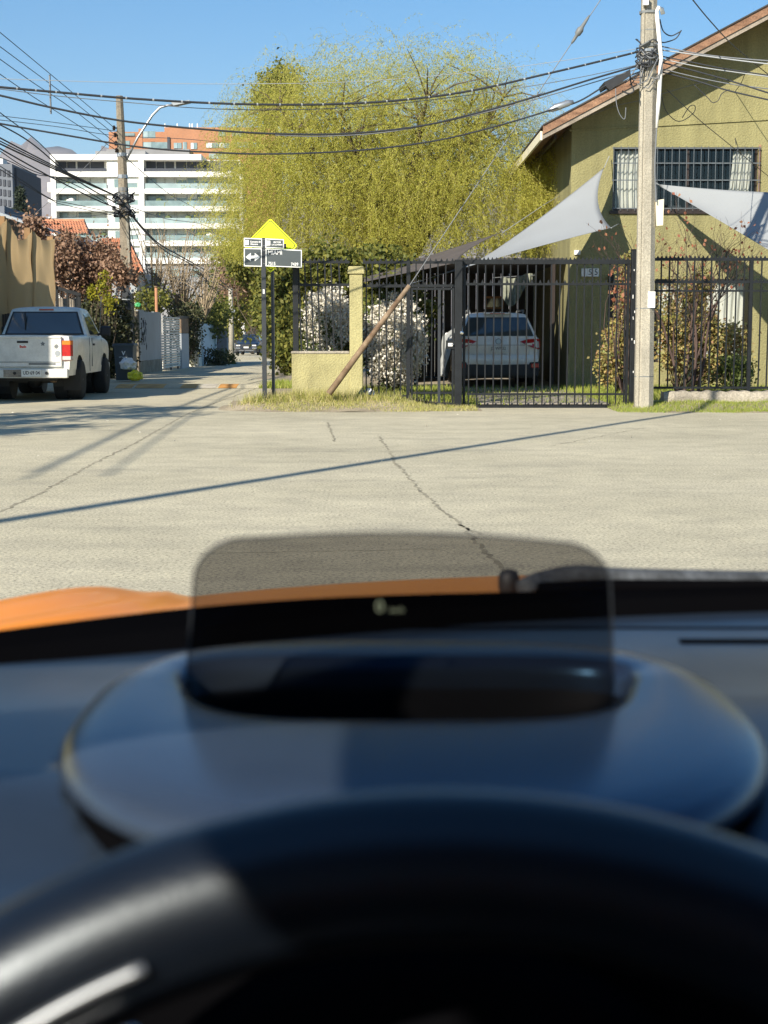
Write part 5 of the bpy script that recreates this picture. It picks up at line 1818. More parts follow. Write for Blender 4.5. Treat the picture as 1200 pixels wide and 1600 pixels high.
cable('level wire just above the tiled ridge', [(190, 333), (130, 338), (88, 341), (48, 341), (0, 330), (-20, 326)], LY, 50, .010)
# bundle running down the lane
cable('thick black bundle falling from the lamp pole down the lane', [(198, 326), (225, 358), (250, 382), (285, 402), (330, 428), (361, 452)], LY, 77, .026)
cable('second cable beside the thick bundle down the lane', [(200, 330), (230, 366), (262, 395), (300, 414), (361, 456)], LY, 77, .02)
cable('thin drop wire slanting from the lamp pole over the white block', [(196, 246), (260, 300), (330, 350), (361, 453)], LY, 77, .012, 'cable_grey')
cable('drop wire curving towards the white slatted gate', [(199, 332), (215, 370), (235, 420), (270, 470)], LY, 58, .011)
cable('drop wire curving towards the orange pipe', [(200, 330), (222, 372), (240, 410), (262, 445)], LY, 60, .009)
cable('lowest drop wire from the lamp pole to the shrub', [(199, 336), (207, 372), (213, 410), (222, 470)], LY, 52, .010)
cable('wire along the willow edge from the lamp pole', [(201, 322), (260, 342), (320, 352), (372, 380)], LY, 80, .012, 'cable_grey')
# wires to the right of the concrete pole
cable('uppermost grey wire leaving the pole to the right', [(1032, 72), (1080, 82), (1130, 89), (1200, 95), (1300, 101)], PY, 22, .010, 'cable_grey')
cable('pale wire with a white clip leaving the pole to the right', [(1032, 78), (1090, 86), (1150, 94), (1210, 101), (1300, 110)], PY, 22, .010, 'cable_pale')
cable('black wire crossing the gable shadow right of the pole', [(1034, 88), (1080, 97), (1130, 107), (1210, 119), (1300, 131)], PY, 22, .010)
cable('pale wire crossing the gable below the black one', [(1034, 92), (1090, 104), (1150, 113), (1210, 121), (1300, 134)], PY, 22, .008, 'cable_pale')
cable('sagging black wire over the gable wall', [(1036, 98), (1090, 112), (1140, 126), (1210, 148), (1300, 174)], PY, 22, .012)
cable('lowest black wire over the gable wall', [(1036, 113), (1090, 127), (1140, 142), (1210, 158), (1300, 178)], PY, 22, .012)
cable('grey wire just above the lowest black wire', [(1036, 108), (1085, 120), (1140, 131), (1210, 140), (1300, 152)], PY, 22, .008, 'cable_grey')
cable('long straight service wire slanting down over the window to the right', [(1042, 140), (1090, 185), (1140, 226), (1210, 283)], PY, 32, .007)
cable('straight wire from the upper sky to the gable right of the pole', [(1078, -6), (1110, 33), (1150, 75), (1210, 124)], 22, 33, .010)
cable('faint line from the gutter to the pole under the gable shadow', [(906, 186), (960, 166), (1003, 156), (1060, 139), (1120, 122)], 33, 33.2, .007, 'cable_grey')
cable('black lead looping under the wires on the gable wall', [(1085, 133), (1105, 152), (1113, 160), (1122, 157), (1128, 146), (1140, 140)], 30, 30, .008)
cable('black lead hanging in a loop beside the pole', [(1034, 150), (1040, 172), (1055, 188), (1068, 188), (1084, 176), (1086, 166), (1078, 166), (1066, 184)], 25, 26, .007)
cable('black lead running down the gable wall to the window', [(1165, 112), (1158, 130), (1148, 145), (1144, 165), (1146, 195), (1150, 226)], 31, 33.1, .008)
cable('grey lead hanging down the roof edge left of the pole', [(962, 138), (963, 160), (968, 178), (976, 186), (978, 168)], 30, 30, .009, 'cable_grey')
cable('dark leads dropping from the splice closure', [(984, 115), (986, 130), (990, 142), (982, 146), (972, 142)], 24.3, 24.3, .012)
cable('dark lead curling above the roof right of the pole', [(1031, 30), (1036, 48), (1048, 56), (1062, 50), (1064, 48), (1056, 60), (1040, 66), (1034, 66)], PY, PY, .010)
# cable whose shadow crosses the road (it passes above the picture)
C_ = [Vector((4.15, 24.6, 8.1)).lerp(Vector((-12.4, -6.5, 7.8)), t) - Vector((0, 0, .75 * math.sin(math.pi * t))) for t in [i / 24 for i in range(25)]]
o = MB().tube(C_, [lerp(.035, .095, i / 24) for i in range(25)], 6).obj('overhead_cable', M['cable'], None, True)
tag(o, 'thick cable bundle from the concrete pole over the crossing, shadowing the road', 'cable')
C_ = [Vector((-7.45, 44, 5.0)).lerp(Vector((-9.3, 3, 6.8)), t) - Vector((0, 0, .5 * math.sin(math.pi * t))) for t in [i / 20 for i in range(21)]]
for k, (dx, dz, r) in enumerate(((0, 0, .019), (.45, .2, .017), (-.5, .45, .014))):
    o = MB().tube([p + Vector((dx, 0, dz)) * (1 - i / 20) ** 0 * (i / 20) for i, p in enumerate(C_)], r, 5).obj('overhead_cable', M['cable'], None, True)
    tag(o, ['lowest', 'middle', 'highest'][k] + ' of the cables strung along the left kerb past the lamp pole', 'cable')

# ------------------------------------------------------------------ vehicles (local: x right, y forward from the rear bumper, z up)
def wheel(root, x, y, r, w, rimr, name='wheel'):
    s = 1 if x > 0 else -1
    t = MB().lathe([(rimr, -w / 2), (r * .93, -w / 2), (r, -w / 2 + .03), (r, w / 2 - .03), (r * .93, w / 2), (rimr, w / 2)], (x, y, r), 'x', 28).obj(name, M['tyre'], root, True, local=True)
    prof = [(rimr, w / 2 - .012), (rimr * .92, w / 2 - .02), (rimr * .8, w / 2 - .07), (rimr * .45, w / 2 - .05), (rimr * .3, w / 2 - .005), (.02, w / 2)]
    MB().lathe([(a, s * b) for a, b in prof], (x, y, r), 'x', 20).obj('rim', M['rim'], t, False, local=True)
    return t


def shell_fn(W, belt, zb, hw, rows=6, deck=6, crown=.03):
    """closed section (list of points) of the lower body at y"""
    def sec(y):
        h, a, b = hw(y), zb(y), belt(y)
        side = []
        for i in range(rows + 1):
            t = i / rows
            x = h * (1 - .05 * (1 - t) ** 2 - .035 * max(0, t - .55) ** 2 / .2)
            side.append((x, lerp(a, b, t)))
        xt = side[-1][0]
        top = [(xt * math.cos(math.pi / 2 * k / deck), b + crown * math.sin(math.pi / 2 * k / deck)) for k in range(1, deck + 1)]
        half = side + top
        full = [(x, y, z) for x, z in half] + [(-x, y, z) for x, z in reversed(half[:-1])]
        return full
    return sec


def build_shell(root, sec, ys, m, name='body'):
    S = [sec(y) for y in ys]
    n = len(S[0])
    mb = MB()
    mb.add([p for s in S for p in s], [(j * n + i, j * n + i + 1, (j + 1) * n + i + 1, (j + 1) * n + i) for j in range(len(S) - 1) for i in range(n - 1)])
    for s in (S[0], S[-1]):
        h = n // 2
        mb.add(s, [(i, i + 1, n - 2 - i, n - 1 - i) for i in range(h)])
    return mb.obj(name, m, root, True, local=True)


def archy(arches, sill):
    def zb(y):
        z = sill
        for yc, r in arches:
            d = abs(y - yc)
            if d < r:
                z = max(z, r * .96 + math.sqrt(max(0, r * r - d * d)) - r * .10 if False else math.sqrt(max(0, r * r - d * d)) + r * .86)
        return z
    return zb


def ysamples(a, b, arches, n=30):
    ys = {a, b} | {lerp(a, b, i / n) for i in range(n + 1)}
    for yc, r in arches:
        ys |= {yc + r * math.cos(math.pi * k / 14) for k in range(15)} | {yc - r - .001, yc + r + .001}
    return sorted(y for y in ys if a <= y <= b)


def patch(root, fn, nu, nv, m, name, par=None):
    return MB().grid(fn, nu, nv).obj(name, m, par or root, True, local=True)


def box_part(root, x0, x1, y0, y1, z0, z1, m, name, bev=0.0):
    o = MB().box(x0, x1, y0, y1, z0, z1).obj(name, m, root, False, local=True)
    if bev:
        bevel(o, bev)
    return o


# ---- white pickup
pk_ = thing('pickup_truck', 'old white single cab pickup parked at the left kerb, red and amber tail lamp', 'pickup truck', (X(12, 27.7) + .27, 27.62, 0), 0.02)
pk_arch = [(1.08, .44), (3.92, .44)]


def pbelt(y):
    if y < 2.0:
        return 1.165
    if y < 3.5:
        return 1.15
    return lerp(1.13, .98, sstep(3.5, 4.85, y)) - .12 * sstep(4.6, 4.85, y)


def phw(y):
    return .875 - .05 * (1 - sstep(0, .25, y)) - .10 * sstep(4.2, 4.85, y)


sec = shell_fn(1.75, pbelt, archy(pk_arch, .46), phw, 7, 5, .025)
build_shell(pk_, sec, ysamples(.10, 4.85, pk_arch), M['white_dirty'])
box_part(pk_, -.70, .70, .16, 1.93, 1.182, 1.200, M['plastic'], 'bed_cover')
# cab
CB = dict(y0=2.02, y1=2.20, y2=3.05, y3=3.62, b=1.15, r=1.70, wb=.83, wt=.64)


def cab_z(y, C):
    if y < C['y1']:
        return lerp(C['b'], C['r'], ((y - C['y0']) / (C['y1'] - C['y0'])) ** .8)
    if y < C['y2']:
        return C['r'] + .02 * math.sin(math.pi * (y - C['y1']) / (C['y2'] - C['y1']))
    return lerp(C['r'], C['b'], ((y - C['y2']) / (C['y3'] - C['y2'])) ** 1.15)


def cab_w(z, C):
    return lerp(C['wb'], C['wt'], max(0, (z - C['b']) / (C['r'] - C['b'])))


def cab_sec(C):
    def sec(y):
        zt = cab_z(y, C)
        pts = []
        for k in range(6):
            z = lerp(C['b'] - .03, zt - .05 * min(1, (zt - C['b']) * 5), k / 5)
            pts.append((cab_w(z, C), z))
        xt = pts[-1][0]
        for k in range(1, 6):
            a = math.pi / 2 * k / 5
            pts.append((xt * math.cos(a) ** .7 if k < 5 else 0.0, pts[5][1] + (zt - pts[5][1] + .012) * math.sin(a) ** .8))
        return [(x, y, z) for x, z in pts] + [(-x, y, z) for x, z in reversed(pts[:-1])]
    return sec


def cab_ys(C, n=8):
    return sorted({lerp(C['y0'], C['y1'], i / n) for i in range(n + 1)} | {lerp(C['y1'], C['y2'], i / n) for i in range(n + 1)} | {lerp(C['y2'], C['y3'], i / n) for i in range(n + 1)})


def side_pane(root, C, s, ya0, yb0, ya1, yb1, z0, z1, name='side_window', m=None):
    def fn(u, v):
        z = lerp(z0, z1, v)
        y = lerp(lerp(ya0, ya1, v), lerp(yb0, yb1, v), u)
        return (s * (cab_w(z, C) + .006), y, z)
    return patch(root, fn, 6, 4, m or M['glass_car'], name)


def end_pane(root, C, rear, z0, z1, k0, k1, name, m, lift=.012):
    def yof(z):
        lo, hi = (C['y0'], C['y1']) if rear else (C['y3'], C['y2'])
        for i in range(60):
            y = lerp(lo, hi, i / 60)
            if cab_z(y, C) >= z:
                return y
        return hi

    def fn(u, v):
        z = lerp(z0, z1, v)
        w = lerp(k0, k1, v) * cab_w(z, C)
        return (lerp(-w, w, u), yof(z) + (-lift if rear else lift), z)
    return patch(root, fn, 8, 6, m, name)


build_shell(pk_, cab_sec(CB), cab_ys(CB), M['white_dirty'], 'cab')
wfr = end_pane(pk_, CB, True, 1.19, 1.63, .93, .93, 'rear_window_frame', M['plastic'], .010)
gl = end_pane(pk_, CB, True, 1.215, 1.605, .88, .88, 'rear_window', M['glass_car'], .020)
for x in (-.36,):
    box_part(pk_, x - .012, x + .012, 2.03, 2.05, 1.22, 1.6, M['plastic'], 'slider_bar')
box_part(pk_, -.12, .16, 2.165, 2.19, 1.652, 1.682, M['red'], 'high_brake_lamp', .006)
for s in (-1, 1):
    side_pane(pk_, CB, s, 2.32, 3.38, 2.40, 3.02, 1.19, 1.60)
    o = box_part(pk_, s * .98 - .11, s * .98 + .11, 3.18, 3.26, 1.16, 1.36, M['plastic'], 'door_mirror', .04)
    MB().tube([(s * .8, 3.24, 1.18), (s * .92, 3.22, 1.22)], .025, 6).obj('mirror_arm', M['plastic'], o, False, local=True)
    # door seams and handle on the flank
    d = box_part(pk_, s * .862 - .006, s * .862 + .006, 2.28, 2.30, .58, 1.13, M['ink_grey'], 'door_seam')
    box_part(pk_, s * .855 - .006, s * .855 + .006, 3.40, 3.415, .58, 1.10, M['ink_grey'], 'door_seam')
    box_part(pk_, s * .872 - .012, s * .872 + .012, 2.36, 2.52, .98, 1.02, M['plastic'], 'door_handle', .006)
    box_part(pk_, s * .866 - .004, s * .866 + .004, 1.97, 1.99, .5, 1.14, M['ink_grey'], 'cab_gap')
    for yc in (1.08, 3.92):
        wheel(pk_, s * .76, yc, .365, .25, .20)
    # wheel housings
    for yc in (1.08, 3.92):
        MB().lathe([(.40, -.22), (.40, .0)], (s * .51 + .11, yc, .40), 'x', 16).obj('wheel_housing', M['plastic'], pk_, False, local=True)
    box_part(pk_, s * .76 - .15, s * .76 + .15, .60, .62, .18, .56, M['tyre'], 'mud_flap')
    # tail lamps
    tl = MB().add([(s * .70, .055, .74), (s * .845, .075, .74), (s * .868, .20, .74), (s * .70, .055, 1.09), (s * .845, .075, 1.09), (s * .868, .20, 1.09), (s * .70, .2, .74), (s * .7, .2, 1.09)],
                  [(0, 1, 4, 3), (1, 2, 5, 4), (3, 4, 5, 7), (0, 6, 2, 1), (6, 0, 3, 7)]).obj('tail_lamp', M['red'], pk_, False, local=True)
    k = 1
    MB().add([(s * .703, .050, 1.015), (s * .846, .070, 1.015), (s * .871, .20, 1.015), (s * .703, .050, 1.085), (s * .846, .070, 1.085), (s * .871, .20, 1.085)], [(0, 1, 4, 3), (1, 2, 5, 4)]).obj('indicator', M['amber'], tl, False, local=True)
    MB().add([(s * .703, .050, .745), (s * .846, .070, .745), (s * .871, .20, .745), (s * .703, .050, .81), (s * .846, .070, .81), (s * .871, .20, .81)], [(0, 1, 4, 3), (1, 2, 5, 4)]).obj('reversing_lamp', M['clear_lamp'], tl, False, local=True)
tg_ = box_part(pk_, -.69, .69, .045, .11, .62, 1.165, M['white_dirty'], 'tailgate', .012)
box_part(pk_, -.69, .69, .03, .05, 1.13, 1.172, M['white_dirty'], 'tailgate_lip', .01)
box_part(tg_, -.62, .66, .040, .0449, .70, .712, M['ink_grey'], 'press_line')
box_part(tg_, .10, .58, .039, .0449, .655, .69, M['ink_grey'], 'badge_strip')
box_part(tg_, -.10, .10, .036, .0449, 1.045, 1.085, M['plastic'], 'tailgate_handle', .006)
box_part(tg_, -.07, .08, .0415, .0449, .955, 1.005, M['white_print'], 'red_sticker_backing')
inst('red_sticker', text_mesh('Basic', .06, M['red'], bold=.004), tg_, (0.005, .0405, .98), (math.pi / 2, 0, 0))


def badge(x, z, r, m, n=5, name='badge'):
    pts = []
    for k in range(2 * n):
        a = math.pi / 2 + math.pi * k / n
        rr = r if k % 2 == 0 else r * .55
        pts.append((x + rr * math.cos(a), .0445, z + rr * math.sin(a)))
    return MB().prism(pts, (0, -.003, 0)).obj(name, m, tg_, False, local=True)


badge(.36, 1.03, .045, M['ink_grey'])
badge(.60, .985, .05, M['ink_grey'], 8)
MB().lathe([(.05, .0445), (.05, .041)], (.62, 0, .86), 'y', 14).obj('badge', M['steel'], tg_, False, local=True)
lettering('4x2', .05, M['ink_grey'], tg_, Vector((.62, .043, .80)) + ORIGIN[tg_.name])
# step bumper and plate
bp_ = box_part(pk_, -.80, .80, -.02, .12, .42, .585, M['white_dirty'], 'rear_bumper', .02)
box_part(bp_, -.34, .34, -.03, -.0205, .44, .575, M['wood_grey'], 'bumper_step')
pl_ = box_part(pk_, -.02, .34, -.038, -.0305, .445, .575, M['plate'], 'number_plate')
lettering('UD·69 04', .088, M['ink'], pl_, Vector((.16, -.040, .512)) + ORIGIN[pl_.name], bold=.0015, squeeze=.86)
for x in (-.14, .43):
    MB().lathe([(.03, -.034), (.028, -.04)], (x, 0, .51), 'y', 10).obj('bumper_bolt', M['ink'], pk_, False, local=True)
box_part(pk_, -.55, .55, .3, 4.3, .36, .50, M['plastic'], 'chassis')
box_part(pk_, -.62, .62, 1.0, 1.12, .30, .40, M['plastic'], 'rear_axle')
MB().lathe([(.11, 0), (.14, .08), (.14, .2), (.09, .3)], (0, .95, .34), 'y', 12).obj('differential', M['plastic'], pk_, True, local=True)
MB().tube([(.45, .3, .36), (.45, .9, .34)], .03, 7).obj('exhaust', M['rust'], pk_, False, local=True)
MB().tube([(.80, 3.55, 1.12), (.86, 3.52, 1.95)], .006, 4).obj('aerial', M['steel'], pk_, False, local=True)
box_part(pk_, -.78, .78, 4.80, 4.95, .42, .62, M['white_dirty'], 'front_bumper', .03)

# ---- white estate under the carport
sv = thing('estate_car', 'white estate car parked in the carport behind the driveway gate', 'car', (X(779, 33.0), 33.0, .055))
sv_arch = [(1.0, .385), (3.74, .385)]


def sbelt(y):
    return lerp(1.06, .98, sstep(1, 3.6, y)) - .16 * sstep(3.9, 4.75, y) - .10 * sstep(4.6, 4.8, y)


def shw(y):
    return .92 - .10 * (1 - sstep(-.02, .4, y)) ** 2 - .22 * sstep(4.1, 4.82, y) ** 2


sec = shell_fn(1.84, sbelt, archy(sv_arch, .28), shw, 8, 6, .04)
build_shell(sv, sec, ysamples(.06, 4.8, sv_arch), M['white_paint'])
CS = dict(y0=.20, y1=.52, y2=2.55, y3=3.75, b=1.05, r=1.585, wb=.85, wt=.62)
build_shell(sv, cab_sec(CS), cab_ys(CS), M['white_paint'], 'cabin')
end_pane(sv, CS, True, 1.10, 1.50, .93, .93, 'rear_window', M['glass_car'], .016)
for s in (-1, 1):
    side_pane(sv, CS, s, .62, 1.45, .75, 1.45, 1.09, 1.50)
    side_pane(sv, CS, s, 1.53, 2.35, 1.53, 2.35, 1.09, 1.50)
    side_pane(sv, CS, s, 2.43, 3.30, 2.43, 2.72, 1.09, 1.50)
    wheel(sv, s * .80, 1.0, .34, .23, .22)
    wheel(sv, s * .80, 3.74, .34, .23, .22)
    MB().tube([(s * .58, .7, 1.60), (s * .59, .8, 1.65), (s * .59, 2.3, 1.66), (s * .58, 2.45, 1.61)], .02, 6).obj('roof_rail', M['steel'], sv, False, local=True)
    box_part(sv, s * .93 - .09, s * .93 + .09, 2.98, 3.08, 1.03, 1.17, M['white_paint'], 'door_mirror', .03)
    # wrap-round tail lamps
    pts = [(.46, .030, .985), (.60, .030, 1.03), (.76, .045, 1.04), (.90, .20, 1.03), (.915, .36, 1.0), (.905, .30, .84), (.86, .13, .815), (.76, .030, .84), (.60, .025, .905)]
    P_ = [Vector((s * x, y, z)) for x, y, z in pts]
    cen = sum(P_, Vector()) / len(P_)
    out_ = [p + Vector((s * .012, -.03, 0)) for p in P_]
    mb = MB()
    n_ = len(P_)
    mb.add(out_ + P_ + [cen + Vector((s * .03, -.05, 0))], [(i, (i + 1) % n_, 2 * n_) for i in range(n_)] + [(i, n_ + i, n_ + (i + 1) % n_, (i + 1) % n_) for i in range(n_)])
    tl = mb.obj('tail_lamp', M['red'], sv, False, local=True)
    MB().add([(s * .56, -.018, .945), (s * .72, -.020, .955), (s * .72, -.020, .90), (s * .60, -.018, .905)], [(0, 1, 2, 3)]).obj('reversing_lamp', M['clear_lamp'], tl, False, local=True)
    # lower corners
    rf_ = box_part(sv, s * .78 - .085, s * .78 + .085, -.035, .0, .42, .52, M['red'], 'reflector', .015)
    box_part(sv, s * .78 - .13, s * .78 + .12, -.028, .2, .36, .57, M['plastic'], 'reflector_housing', .03)
MB().prism([(-.86, .05, .26), (.86, .05, .26), (.88, .05, .47), (.6, .05, .50), (-.6, .05, .50), (-.88, .05, .47)], (0, -.07, 0)).obj('lower_bumper', M['plastic'], sv, False, local=True)
bm_ = MB()
bm_.grid(lambda u, v: (lerp(-.86, .86, u) * (1 - .03 * v), .01 - .055 * math.sin(math.pi * (.12 + .76 * u)) ** .5 * math.sin(math.pi * (.15 + .7 * v)), lerp(.48, .70, v)), 24, 8).obj('rear_bumper', M['white_paint'], sv, True, local=True)
hatch = MB().grid(lambda u, v: (lerp(-.74, .74, u) * (1 - .05 * abs(v - .5)), .075 - .065 * math.sin(math.pi * u) ** .4 * (1 - .35 * abs(2 * v - 1)) + .10 * max(0, v - .75), lerp(.68, 1.085, v)), 24, 12).obj('tailgate', M['white_paint'], sv, True, local=True)
box_part(hatch, -.70, .70, .002, .008, .902, .912, M['ink_grey'], 'press_line')
pl_ = box_part(sv, -.19, .19, -.012, .0, .76, .90, M['plate'], 'number_plate')
lettering('JX·WP·32', .092, M['ink'], pl_, Vector((0, -.014, .835)) + ORIGIN[pl_.name], bold=.001, squeeze=.86)
em = MB().lathe([(.062, .0), (.062, -.008), (.05, -.012)], (0, .008, .985), 'y', 20).obj('emblem', M['slate_dark'], sv, False, local=True)
em.scale = (1, 1, 1)
MB().lathe([(.052, -.0125), (.05, -.0135)], (0, .008, .985), 'y', 20).obj('emblem_oval', M['blue_paint'], em, False, local=True)
box_part(sv, -.30, .30, .40, .50, 1.565, 1.60, M['white_paint'], 'spoiler', .012)
box_part(sv, -.16, .16, .39, .40, 1.575, 1.59, M['red'], 'high_brake_lamp')
MB().tube([(0, .30, 1.13), (.3, .29, 1.15)], .008, 4).obj('rear_wiper', M['plastic'], sv, False, local=True)
box_part(sv, -.8, .8, .2, 4.5, .2, .4, M['plastic'], 'underbody')
# silver cover hanging over the near side
cv = thing('car_cover', 'crumpled grey cover draped over the near side of the estate car', 'cover', (X(700, 34), 34, .05))


def cvf(u, v):
    y = lerp(33.9, 37.0, u)
    base = X(779, 33) - .97
    z = lerp(1.40 - .25 * abs(u - .4), .28 + .06 * math.sin(u * 17), v)
    x = base - .10 * v + (.30 if z > 1.15 else 0) * (z - 1.15) / .25 + .05 * math.sin(u * 31 + 5 * v) + .03 * math.sin(u * 67)
    return (x, y, z)


MB().grid(cvf, 60, 16).obj('cloth', M['canvas_grey'] if 'canvas_grey' in M else M['sheet_grey'], cv, True)
MB().tube([cvf(u / 30, 1.0) for u in range(31)], .012, 5).obj('hem', M['sheet_grey'], cv, True)

# ---- dark car at the lane end (its front faces us)
DYC = 112.0
dc = thing('dark_car', 'dark blue car facing us far down the lane under the trees', 'car', (X(390, DYC), DYC + 4.3, GZ(DYC)), math.pi - .06)
M['navy'] = pmat('navy_car_paint', (.012, .02, .035), .3, var=.1, coat=.6)
da = [(.9, .36), (3.5, .36)]
sec = shell_fn(1.78, lambda y: .98 - .10 * sstep(2.9, 4.25, y) - .10 * sstep(4.05, 4.3, y), archy(da, .26), lambda y: .89 - .08 * (1 - sstep(0, .4, y)) - .16 * sstep(3.8, 4.32, y) ** 2, 6, 5, .05)
build_shell(dc, sec, ysamples(.04, 4.3, da), M['navy'])
CD = dict(y0=.15, y1=.7, y2=2.2, y3=3.2, b=.97, r=1.50, wb=.82, wt=.58)
build_shell(dc, cab_sec(CD), cab_ys(CD), M['navy'], 'cabin')
end_pane(dc, CD, False, 1.0, 1.43, .92, .90, 'windscreen', M['glass_car'], .02)
for s in (-1, 1):
    side_pane(dc, CD, s, .75, 2.85, .85, 2.3, 1.01, 1.42)
    wheel(dc, s * .78, .9, .32, .21, .2)
    wheel(dc, s * .78, 3.5, .32, .21, .2)
    box_part(dc, s * .58 - .15, s * .58 + .15, 4.26, 4.33, .66, .76, M['clear_lamp'], 'headlamp', .02)
    box_part(dc, s * .60 - .16, s * .60 + .16, 4.28, 4.34, .50, .54, M['steel'], 'fog_trim', .01)
    box_part(dc, s * .92 - .09, s * .92 + .09, 2.75, 2.85, .98, 1.12, M['navy'], 'door_mirror', .03)
box_part(dc, -.30, .30, 4.29, 4.35, .58, .74, M['plastic'], 'grille', .01)
box_part(dc, -.18, .18, 4.352, 4.36, .52, .63, M['plate'], 'number_plate')
box_part(dc, -.7, .7, 4.25, 4.33, .28, .46, M['plastic'], 'lower_grille', .02)
box_part(dc, -.55, .55, 4.325, 4.335, .33, .35, M['steel'], 'grille_trim')

# ------------------------------------------------------------------ the car we sit in
oc = thing('hatchback_car', 'orange hatchback seen from its driver seat, dark dashboard and steering wheel in front', 'car', (.36, 0, 0))
CXC = .36        # car centre line
M['orange'] = pmat('orange_car_paint', (.74, .235, .004), .40, var=.05, coat=.14, spec=.15)
M['dash'] = pmat('dashboard_vinyl', (.020, .029, .043), .30, var=.12, vs=30, spec=.30, bump=.03, bs=900, bd=.0006)
M['pod'] = pmat('display_pod_vinyl', (.031, .042, .060), .25, var=.08, vs=30, spec=.65, bump=.02, coat=.0, bs=900, bd=.0006)
M['cowl'] = pmat('cowl_black', (.0025, .0025, .003), 1.0, var=.2, spec=.0)
M['recess'] = pmat('recess_black', (.004, .005, .008), .55, var=.2, spec=.4)
M['leather'] = pmat('steering_leather', (.004, .006, .010), .33, var=.2, vs=40, spec=.55, bump=.2, bs=700, bd=.0008)
M['blade'] = pmat('wiper_rubber', (.05, .055, .06), .75, var=.5, vs=60, fine=.4, fs=300)
M['edge'] = pmat('ground_glass_edge', (.03, .034, .04), .4, var=.1)
M['hud'] = glassmat('smoked_glass', (.565, .56, .56), .015, .01)
for _k in ('dash', 'pod', 'leather'):
    M[_k].node_tree.nodes['Principled BSDF'].inputs['Specular Tint'].default_value = (.85, .93, 1.0, 1) if _k == 'leather' else (.26, .58, 1.0, 1)  # reflected sky's blue put into the tint, and into the bases above
M['cloth_dark'] = pmat('headliner', (.05, .05, .055), .9, var=.1)


def yw(x):
    return .95 - .59 * (x - CXC) ** 2


def cdep(x):
    return lerp(.135, .060, sstep(-.15, .22, x))


# body: bonnet
bul = (-.36, 1.50)


def bz(x, y):
    x2 = (x - CXC) / .86
    z = 1.072 - .105 * ((y - .9) / .9) ** 1.25 if y > .9 else 1.072
    z -= .055 * x2 ** 2 + .03 * abs(x2) ** 6
    z -= .9 * max(0, y - 1.74) ** 1.6
    for bx in (bul[0], 2 * CXC - bul[0]):
        d = ((x - bx) / .125) ** 2 + ((y - bul[1]) / .22) ** 2
        z += .030 * math.exp(-d ** 2.0)
        z += .006 * math.exp(-((math.sqrt(d) - 1.15) / .12) ** 2)
    return z


bn_ = MB().grid(lambda u, v: (lambda x: (x, lerp(yw(x) + cdep(x) - .045, 2.02 - .16 * ((x - CXC) / .86) ** 2, v), bz(x, lerp(yw(x) + cdep(x) - .045, 2.02 - .16 * ((x - CXC) / .86) ** 2, v))))(lerp(-.49, 1.21, u)), 110, 70).obj('bonnet', M['orange'], oc, True)
MB().grid(lambda u, v: (lambda x: (x, yw(x) + cdep(x) * v - .012, 1.060 + .025 * min(1, v * 5) + .004 * math.sin(math.pi * v) - .014 * ((x - CXC) / .86) ** 2 * v))(lerp(-.52, 1.24, u)), 60, 15).obj('cowl_panel', M['cowl'], oc, True)
nz = A(795, 909, 1.10)
nzo = MB().lathe([(.001, .0095), (.006, .008), (.0078, .003), (.0078, -.004), (.005, -.012), (.002, -.02)], nz, 'z', 14).obj('washer_nozzle', M['plastic'], oc, True)
wp_ = [A(815, 921, 1.03), A(850, 908, 1.05), A(900, 899.5, 1.06), A(960, 903, 1.065), A(1060, 906, 1.07), A(1250, 909, 1.09), A(1600, 912, 1.13)]
wpo = MB().tube(cat(wp_, 5), [.004] + [.0075] * 29 + [.0075], 7).obj('wiper_arm', M['blade'], oc, True)
MB().tube([A(840, 922, 1.035), A(950, 917, 1.05), A(1250, 918, 1.075), A(1600, 919, 1.11)], .0055, 6).obj('wiper_blade', M['cowl'], wpo, True)
